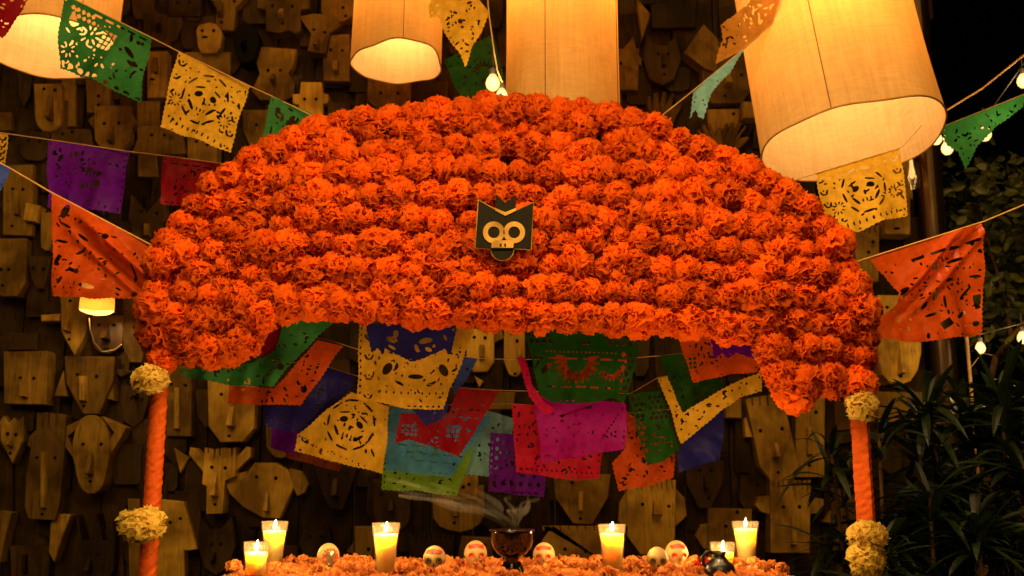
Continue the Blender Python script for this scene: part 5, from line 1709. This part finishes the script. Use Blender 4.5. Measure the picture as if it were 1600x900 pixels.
# ------------------------------------------------------------------ sugar skulls
def skull(px, py, Y, h_px, label, eye_mat, dec, turn=0.0, gl=False):
    s = h_px * mpp(Y) / 2.0
    c = P(px, py, Y)
    c.z = TABLE_Z + 0.013
    root = empty('sugar_skull', c)
    tag(root, label, 'skull', 'sugar skulls on the altar')
    V, Fc = [], []
    nu, nv = 36, 26
    def surf(th, ph):
        # th 0 top .. pi bottom, ph 0 = facing the viewer (-y)
        x, y, z = math.sin(th) * math.sin(ph), -math.sin(th) * math.cos(ph), math.cos(th)
        w = .84 if z > -.05 else .84 - .36 * min(1, (-.05 - z) / .45)
        d = .95 if z > -.1 else .95 - .12 * min(1, (-.1 - z) / .6)
        x *= w; y *= d
        if z < -.80:
            z = -.80 - (z + .80) * .2
        for q in (-1, 1):                                   # eye sockets, cheeks, nose hollow
            k = math.exp(-(((x - q * .34) / .17) ** 2 + ((z + .02) / .17) ** 2))
            if y < 0: y += .20 * k
            k = math.exp(-(((x - q * .50) / .16) ** 2 + ((z + .36) / .14) ** 2))
            if y < 0: y -= .06 * k
        k = math.exp(-((x / .09) ** 2 + ((z + .30) / .12) ** 2))
        if y < 0: y += .10 * k
        k = math.exp(-((z + .66) / .13) ** 2) * math.exp(-(x / .34) ** 2)
        if y < 0: y -= .07 * k + .012 * k * math.cos(x * 46)
        return Vector((x, y, z + .84)) * s
    for j in range(nv + 1):
        for i in range(nu):
            V.append(surf(max(1e-3, min(math.pi - 1e-3, math.pi * j / nv)), 2 * math.pi * i / nu))
    for j in range(nv):
        for i in range(nu):
            q, w = j * nu + i, j * nu + (i + 1) % nu
            Fc.append((q, q + nu, w + nu, w))
    mesh_obj('cranium', V, Fc, M['sugar'], root, smooth=True)
    def patch(name, x0, z0, rx, rz, mat, inner=0.0, n=18):
        """icing laid on the surface"""
        VV, FF = [], []
        def on(x, z):
            zz = max(-.79, min(.98, z))
            th = math.acos(zz)
            w = .84 if zz > -.05 else .84 - .36 * min(1, (-.05 - zz) / .45)
            sx = max(-.99, min(.99, x / w / max(.05, math.sin(th))))
            p = surf(th, math.asin(sx))
            nn = Vector((p.x, p.y, (p.z - .84 * s))).normalized()
            return p + nn * .035 * s
        for k in range(n):
            a = 2 * math.pi * k / n
            VV.append(on(x0 + rx * math.cos(a), z0 + rz * math.sin(a)))
        for k in range(n):
            a = 2 * math.pi * k / n
            VV.append(on(x0 + rx * (inner or .5) * math.cos(a), z0 + rz * (inner or .5) * math.sin(a)))
        for k in range(n):
            FF.append((k, (k + 1) % n, n + (k + 1) % n, n + k))
        if not inner:
            VV.append(on(x0, z0))
            for k in range(n):
                FF.append((n + k, n + (k + 1) % n, 2 * n))
        mesh_obj(name, VV, FF, mat, root, smooth=True)
    for q in (-1, 1):
        if eye_mat == 'icing_black':
            patch('eye_ring', q * .36, -.02, .20, .20, M['icing_black'], .62)
            patch('eye', q * .36, -.02, .09, .09, M['icing_black'])
        else:
            patch('eye', q * .34, -.02, .19, .17, M[eye_mat])
        if dec == 'cheeks':
            patch('cheek', q * .46, -.44, .16, .15, M['icing_red'])
    patch('nose', 0, -.32, .06, .09, M['icing_black'] if eye_mat == 'icing_black' else M[eye_mat])
    for q in range(-2, 3):
        patch('tooth_line', q * .11, -.64, .022, .085, M['icing_black'])
    if dec in ('band', 'cap', 'cheeks'):
        for q in range(-3, 4):
            patch('forehead_icing', q * .15, .66 - .03 * abs(q), .11, .13, M['icing_red'])
    if dec == 'cap':
        for q in range(-4, 5):
            patch('icing_stroke', q * .10, .47 + .012 * ((q * 7) % 3), .028, .06, M['icing_black'])
    if dec == 'sequins':
        patch('glitter_face', .02, -.08, .42, .55, M['icing_grey'])
        for k in range(11):
            a = R(-30 + k * 24)
            patch('sequin', .02 + .50 * math.cos(a), .02 + .56 * math.sin(a), .10, .10, M['icing_red'])
    root.rotation_euler = (0, 0, turn)
    return root
skull(513, 868, 2.40, 40, 'sugar skull with silver glitter face ringed in red sequins', 'icing_red', 'sequins', .35)
skull(679, 870, 2.30, 42, 'sugar skull with black ringed eyes and dark strokes on its red brow', 'icing_black', 'cap', 0)
skull(743, 864, 2.44, 42, 'sugar skull with red eyes next to the incense burner foot', 'icing_red', 'band', .12)
skull(850, 866, 2.42, 40, 'sugar skull with red cheeks and headband on the candle side of the burner', 'icing_red', 'cheeks', -.1)
skull(1027, 869, 2.30, 40, 'front skull of the pair, with black ringed eyes and a small mouth', 'icing_black', 'none', -.08)
skull(1057, 864, 2.44, 42, 'rear skull of the pair, with red eyes and red brow', 'icing_red', 'band', .1)

# ------------------------------------------------------------------ incense burner
c = P(800, 880, 2.27); c.z = TABLE_Z + 0.004
burner = empty('incense_burner', c)
tag(burner, 'glossy dark brown footed clay incense burner at the altar centre', 'burner')
s = mpp(2.27)
v, f = lathe([(0.0005, 28 * s), (12 * s, 29 * s), (22 * s, 35 * s), (29 * s, 44 * s), (32.5 * s, 56 * s), (33.5 * s, 66 * s), (34.5 * s, 70 * s), (32.5 * s, 70.5 * s), (31 * s, 66 * s), (28 * s, 52 * s), (18 * s, 44 * s), (0.0005, 42 * s)], 48)
mesh_obj('bowl', v, f, M['glaze'], burner, smooth=True)
v, f = lathe([(12 * s, 30 * s), (9.5 * s, 24 * s), (11 * s, 17 * s), (15 * s, 13 * s), (13 * s, 12 * s), (9 * s, 16 * s)], 36)
mesh_obj('stem', v, f, M['glaze'], burner, smooth=True)
for k in range(3):
    a = R(-90 + 60 + k * 120)
    ca, sa = math.cos(a), math.sin(a)
    v, f = tube([(9 * s * ca, 9 * s * sa, 22 * s), (14 * s * ca, 14 * s * sa, 12 * s), (18 * s * ca, 18 * s * sa, 4 * s), (21 * s * ca, 21 * s * sa, 0)], 0, 10, radii=[5 * s, 6 * s, 5.5 * s, 5 * s])
    mesh_obj('foot', v, f, M['glaze'], burner, smooth=True)
v, f = lathe([(34.6 * s, 69 * s), (35.3 * s, 70 * s), (34.6 * s, 71 * s), (33.8 * s, 70.6 * s)], 48)
mesh_obj('lip', v, f, M['glaze_in'], burner, smooth=True)
for k in range(9):
    bm = bmesh.new()
    bmesh.ops.create_icosphere(bm, subdivisions=2, radius=1)
    for vv in bm.verts:
        vv.co *= random.uniform(.75, 1.15)
    o = bm_obj('charcoal_lump', bm, M['charcoal'], burner)
    a = k * 2.4
    rr_ = (0, 9, 16)[k % 3] * s
    o.location = (rr_ * math.cos(a), rr_ * math.sin(a), 63 * s)
    o.scale = (7 * s, 6 * s, 6 * s)

# ------------------------------------------------------------------ black jug
c = P(1124, 880, 2.2); c.z = TABLE_Z + 0.004
jug = empty('black_jug', c)
tag(jug, 'black clay jug in front of the short wide candle', 'jug')
s = mpp(2.2)
v, f = lathe([(0.0005, 0), (15 * s, 0), (22 * s, 6 * s), (24 * s, 16 * s), (20 * s, 25 * s), (12 * s, 31 * s), (9 * s, 37 * s), (12 * s, 43 * s), (10.5 * s, 43 * s), (7.5 * s, 36 * s), (9 * s, 31 * s), (0.0005, 28 * s)], 40)
mesh_obj('body', v, f, M['black_clay'], jug, smooth=True)
v, f = tube([(-10 * s, 0, 41 * s), (-19 * s, 0, 42 * s), (-25 * s, 0, 34 * s), (-24 * s, 0, 24 * s), (-19 * s, 0, 19 * s)], 3 * s, 10)
mesh_obj('handle', v, f, M['black_clay'], jug, smooth=True)

# ------------------------------------------------------------------ garden at the end of the wall
def leaf_cloud(centres, n_per, size, spread, seed, droop=.3):
    r = np.random.default_rng(seed)
    V, Fc = [], []
    for c in centres:
        for _ in range(n_per):
            p = np.array(c) + r.normal(size=3) * spread
            d = np.array([r.normal(), r.normal() * .8 - .25, r.normal() * .6 - droop]); d /= np.linalg.norm(d)
            a = np.cross(d, r.normal(size=3)); a /= np.linalg.norm(a)
            nn = np.cross(a, d)
            L = size * r.uniform(.7, 1.3)
            w = L * r.uniform(.24, .34)
            b = len(V)
            bend = r.uniform(.05, .25) * L
            prof = [(0, .05), (.25, .8), (.55, 1.0), (.82, .6), (1.0, .04)]
            for t, q in prof:
                m = p + d * (t * L) - nn * bend * t * t
                V += [tuple(m + a * w * q + nn * w * .22 * q), tuple(m), tuple(m - a * w * q + nn * w * .22 * q)]
            for j in range(4):
                q = b + j * 3
                Fc += [(q, q + 1, q + 4, q + 3), (q + 1, q + 2, q + 5, q + 4)]
    return V, Fc

def tree(name, base, trunk_pts, limbs, centres, n_per, size, spread, label, cat, seed, mat, r0=.035, group=None):
    root = empty(name, base)
    tag(root, label, cat, group)
    b = Vector(base)
    k = len(trunk_pts)
    v, f = tube([Vector(p) - b for p in trunk_pts], 0, 10, radii=[r0 * (1 - .6 * i / (k - 1)) for i in range(k)])
    t = mesh_obj('trunk', v, f, M['bark'], root, smooth=True)
    for lm in limbs:
        v, f = tube([Vector(p) - b for p in lm], 0, 7, radii=[r0 * .42 * (1 - .7 * i / (len(lm) - 1)) for i in range(len(lm))])
        mesh_obj('limb', v, f, M['bark'], root, smooth=True)
    v, f = leaf_cloud([tuple(Vector(c) - b) for c in centres], n_per, size, spread, seed)
    mesh_obj('crown', v, f, mat, root)
    return root

rt = random.Random(5)
# broad leaved tree, trunk rising through the palms and forking
bp = P(1530, 700, 4.35); base = (bp.x, 4.35, 0)
trunk = [(bp.x + .05, 4.35, 0), tuple(P(1534, 700, 4.3)), tuple(P(1545, 610, 4.25)), tuple(P(1556, 555, 4.2))]
limbs = [[tuple(P(1556, 557, 4.2)), tuple(P(1600, 505, 4.15)), tuple(P(1680, 440, 4.2)), tuple(P(1740, 330, 4.3))],
         [tuple(P(1580, 525, 4.2)), tuple(P(1572, 470, 4.25)), tuple(P(1550, 400, 4.3)), tuple(P(1530, 320, 4.4))],
         [tuple(P(1640, 470, 4.2)), tuple(P(1610, 400, 4.3)), tuple(P(1600, 300, 4.4))]]
cen = []
for _ in range(120):
    px = rt.uniform(1508, 1840)
    py = rt.uniform(250, 520)
    if px < 1560 and py < 270: continue
    cen.append(tuple(P(px, py, rt.uniform(4.15, 4.95))))
tree('broadleaf_tree', base, trunk, limbs, cen, 26, .055, .06, 'broad leaved garden tree with forked trunk beyond the wall end', 'tree', 31, M['leaf_broad'], .028)
# darker tree further back
bp = P(1640, 700, 6.2); base = (bp.x, 6.2, 0)
cen = [tuple(P(rt.uniform(1470, 1900), rt.uniform(330, 800), rt.uniform(5.6, 6.8))) for _ in range(150)]
tree('background_tree', base, [(bp.x, 6.2, 0), tuple(P(1640, 600, 6.2)), tuple(P(1650, 420, 6.2))],
     [[tuple(P(1640, 600, 6.2)), tuple(P(1560, 480, 6.1))], [tuple(P(1645, 520, 6.2)), tuple(P(1730, 420, 6.3))]], cen, 26, .085, .10,
     'dim dark tree in the far shade behind the garden', 'tree', 37, M['leaf_blade'], .05)

def blade_plant(px, Y, py_c, n, L_px, w_px, label, seed, lean=0.0, stems=5, spread=.10):
    """arching sword leaves in rosettes on slender canes"""
    r = random.Random(seed)
    c0 = P(px, py_c, Y)
    root = empty('sword_leaf_plant', (c0.x, Y, 0))
    tag(root, label, 'plant', 'sword leaved plants beside the arch')
    s = mpp(Y)
    tops = []
    for k in range(stems):
        top = Vector((c0.x + r.uniform(-spread, spread) * 1.6, Y + r.uniform(-spread, spread), c0.z + r.uniform(-.42, .12)))
        base = Vector((c0.x + r.uniform(-.05, .05), Y + r.uniform(-.05, .05), 0))
        mid = base.lerp(top, .5) + Vector((r.uniform(-.04, .04), r.uniform(-.04, .04), 0))
        b = Vector((c0.x, Y, 0))
        v, f = tube([base - b, mid - b, top - b], 0, 7, radii=[.010, .008, .006])
        mesh_obj('cane', v, f, M['bark'], root, smooth=True)
        tops.append(top - b)
    V, Fc = [], []
    for k in range(n):
        t0 = tops[k % stems] - Vector((0, 0, r.uniform(0, .12)))
        az = r.uniform(0, 6.283)
        el = r.uniform(-.15, 1.25)
        d = Vector((math.cos(az) * math.cos(el) + lean, math.sin(az) * math.cos(el), math.sin(el))).normalized()
        side = d.cross(Vector((0, 0, 1)))
        side = side.normalized() if side.length > .05 else Vector((1, 0, 0))
        side = (side + Vector((0, 0, r.uniform(-.4, .4)))).normalized()
        up = side.cross(d)
        L = L_px * s * r.uniform(.65, 1.2)
        w = w_px * s * .5 * r.uniform(.7, 1.2)
        dr = r.uniform(.15, .75)
        b = len(V)
        m = 7
        for j in range(m + 1):
            t = j / m
            p = t0 + d * (L * t) - Vector((0, 0, 1)) * (dr * L * t * t)
            q = w * (0.35 + 2.2 * t) * (1 - t) ** .8 * 1.25 + 0.0003
            V += [p + side * q + up * q * .25, p, p - side * q + up * q * .25]
        for j in range(m):
            q = b + j * 3
            Fc += [(q, q + 1, q + 4, q + 3), (q + 1, q + 2, q + 5, q + 4)]
    mesh_obj('foliage', V, Fc, M['leaf_blade'], root)
    return root
blade_plant(1330, 3.6, 690, 90, 105, 10, 'thin leaved plant right behind the ribboned pole', 41, stems=5, spread=.08)
blade_plant(1440, 3.55, 640, 260, 112, 13, 'bushy sword leaf plant below the large round chinned mask', 42, stems=7, spread=.14)
blade_plant(1560, 3.45, 640, 290, 122, 14, 'tall sword leaf plant below the tree limb at the frame edge', 43, stems=7, spread=.14)
blade_plant(1480, 3.3, 790, 290, 118, 12, 'dense low sword leaf plant at the bottom between pole and corner', 44, stems=7, spread=.16)
blade_plant(1610, 3.2, 800, 260, 125, 13, 'dark sword leaf plant in the bottom corner', 45, stems=6, spread=.16)
blade_plant(1390, 3.5, 800, 170, 110, 14, 'shaded plant low beside the ribboned pole foot', 46, stems=6, spread=.12)

# bamboo stake catching the light
a, b = P(1514, 470, 4.0), P(1520, 640, 4.0)
cane = empty('bamboo_stake', (b.x, 4.0, 0))
tag(cane, 'thin lit bamboo stake among the leaves below the orange banner corner', 'stake')
top = a - Vector((b.x, 4.0, 0))
prof = []
k = 14
for i in range(k + 1):
    z = top.z * i / k
    prof += [(0.0072, z), (0.0066, z + top.z / k * .08), (0.0066, z + top.z / k * .92)] if i < k else [(0.0072, z)]
v, f = lathe(prof, 12, cap=True)
mesh_obj('culm', v, f, M['bamboo'], cane, smooth=True)
v, f = tube([(0.005, 0, top.z * .86), (0.05, -.01, top.z * .89), (0.09, -.01, top.z * .885)], 0, 6, radii=[.002, .0015, .0008])
mesh_obj('twig', v, f, M['bamboo'], cane)

# ------------------------------------------------------------------ incense smoke
def smoke_mat():
    m, nt, out = new_mat('incense_smoke')
    pv = N(nt, "ShaderNodeVolumePrincipled")
    pv.inputs["Color"].default_value = (1.0, 0.95, 0.85, 1)
    pv.inputs["Anisotropy"].default_value = 0.1
    pv.inputs["Density"].default_value = 3.2
    nt.links.new(pv.outputs[0], out.inputs["Volume"])
    return m
rs = random.Random(9)
wisps = []
o0 = P(800, 826, 2.27)
for k in range(13):
    x0 = 800 + rs.uniform(-16, 16)
    ex, ey = (rs.uniform(600, 765), rs.uniform(742, 790)) if k < 9 else (rs.uniform(790, 835), rs.uniform(765, 800))
    amp, ph, fq = rs.uniform(5, 13), rs.uniform(0, 6.28), rs.uniform(6, 10)
    pts, rad = [], []
    m_ = 26
    for j in range(m_ + 1):
        t = j / m_
        x = x0 + (ex - x0) * t ** 1.3 + amp * t * math.sin(fq * t + ph)
        y = 826 + (ey - 826) * (t ** .8) + .6 * amp * t * math.cos(fq * .8 * t + ph)
        Yd = 2.27 + .015 * k * t + .02 * t * math.sin(5 * t + k)
        pts.append(P(x, y, Yd) - o0)
        rad.append((1.4 + 7.5 * t ** .6 * math.sin(math.pi * min(1, t * .9 + .05)) * (0.6 + .4 * math.sin(7 * t + ph))) * mpp(2.27))
    wisps.append(tube(pts, 0, 8, radii=[max(r, .0008) for r in rad]))
v, f = merge(wisps)
o = mesh_obj('incense_smoke', v, f, smoke_mat(), None, o0, smooth=True)
o["kind"] = "stuff"
tag(o, 'thin curling wisps of smoke drifting from the incense burner', 'smoke')
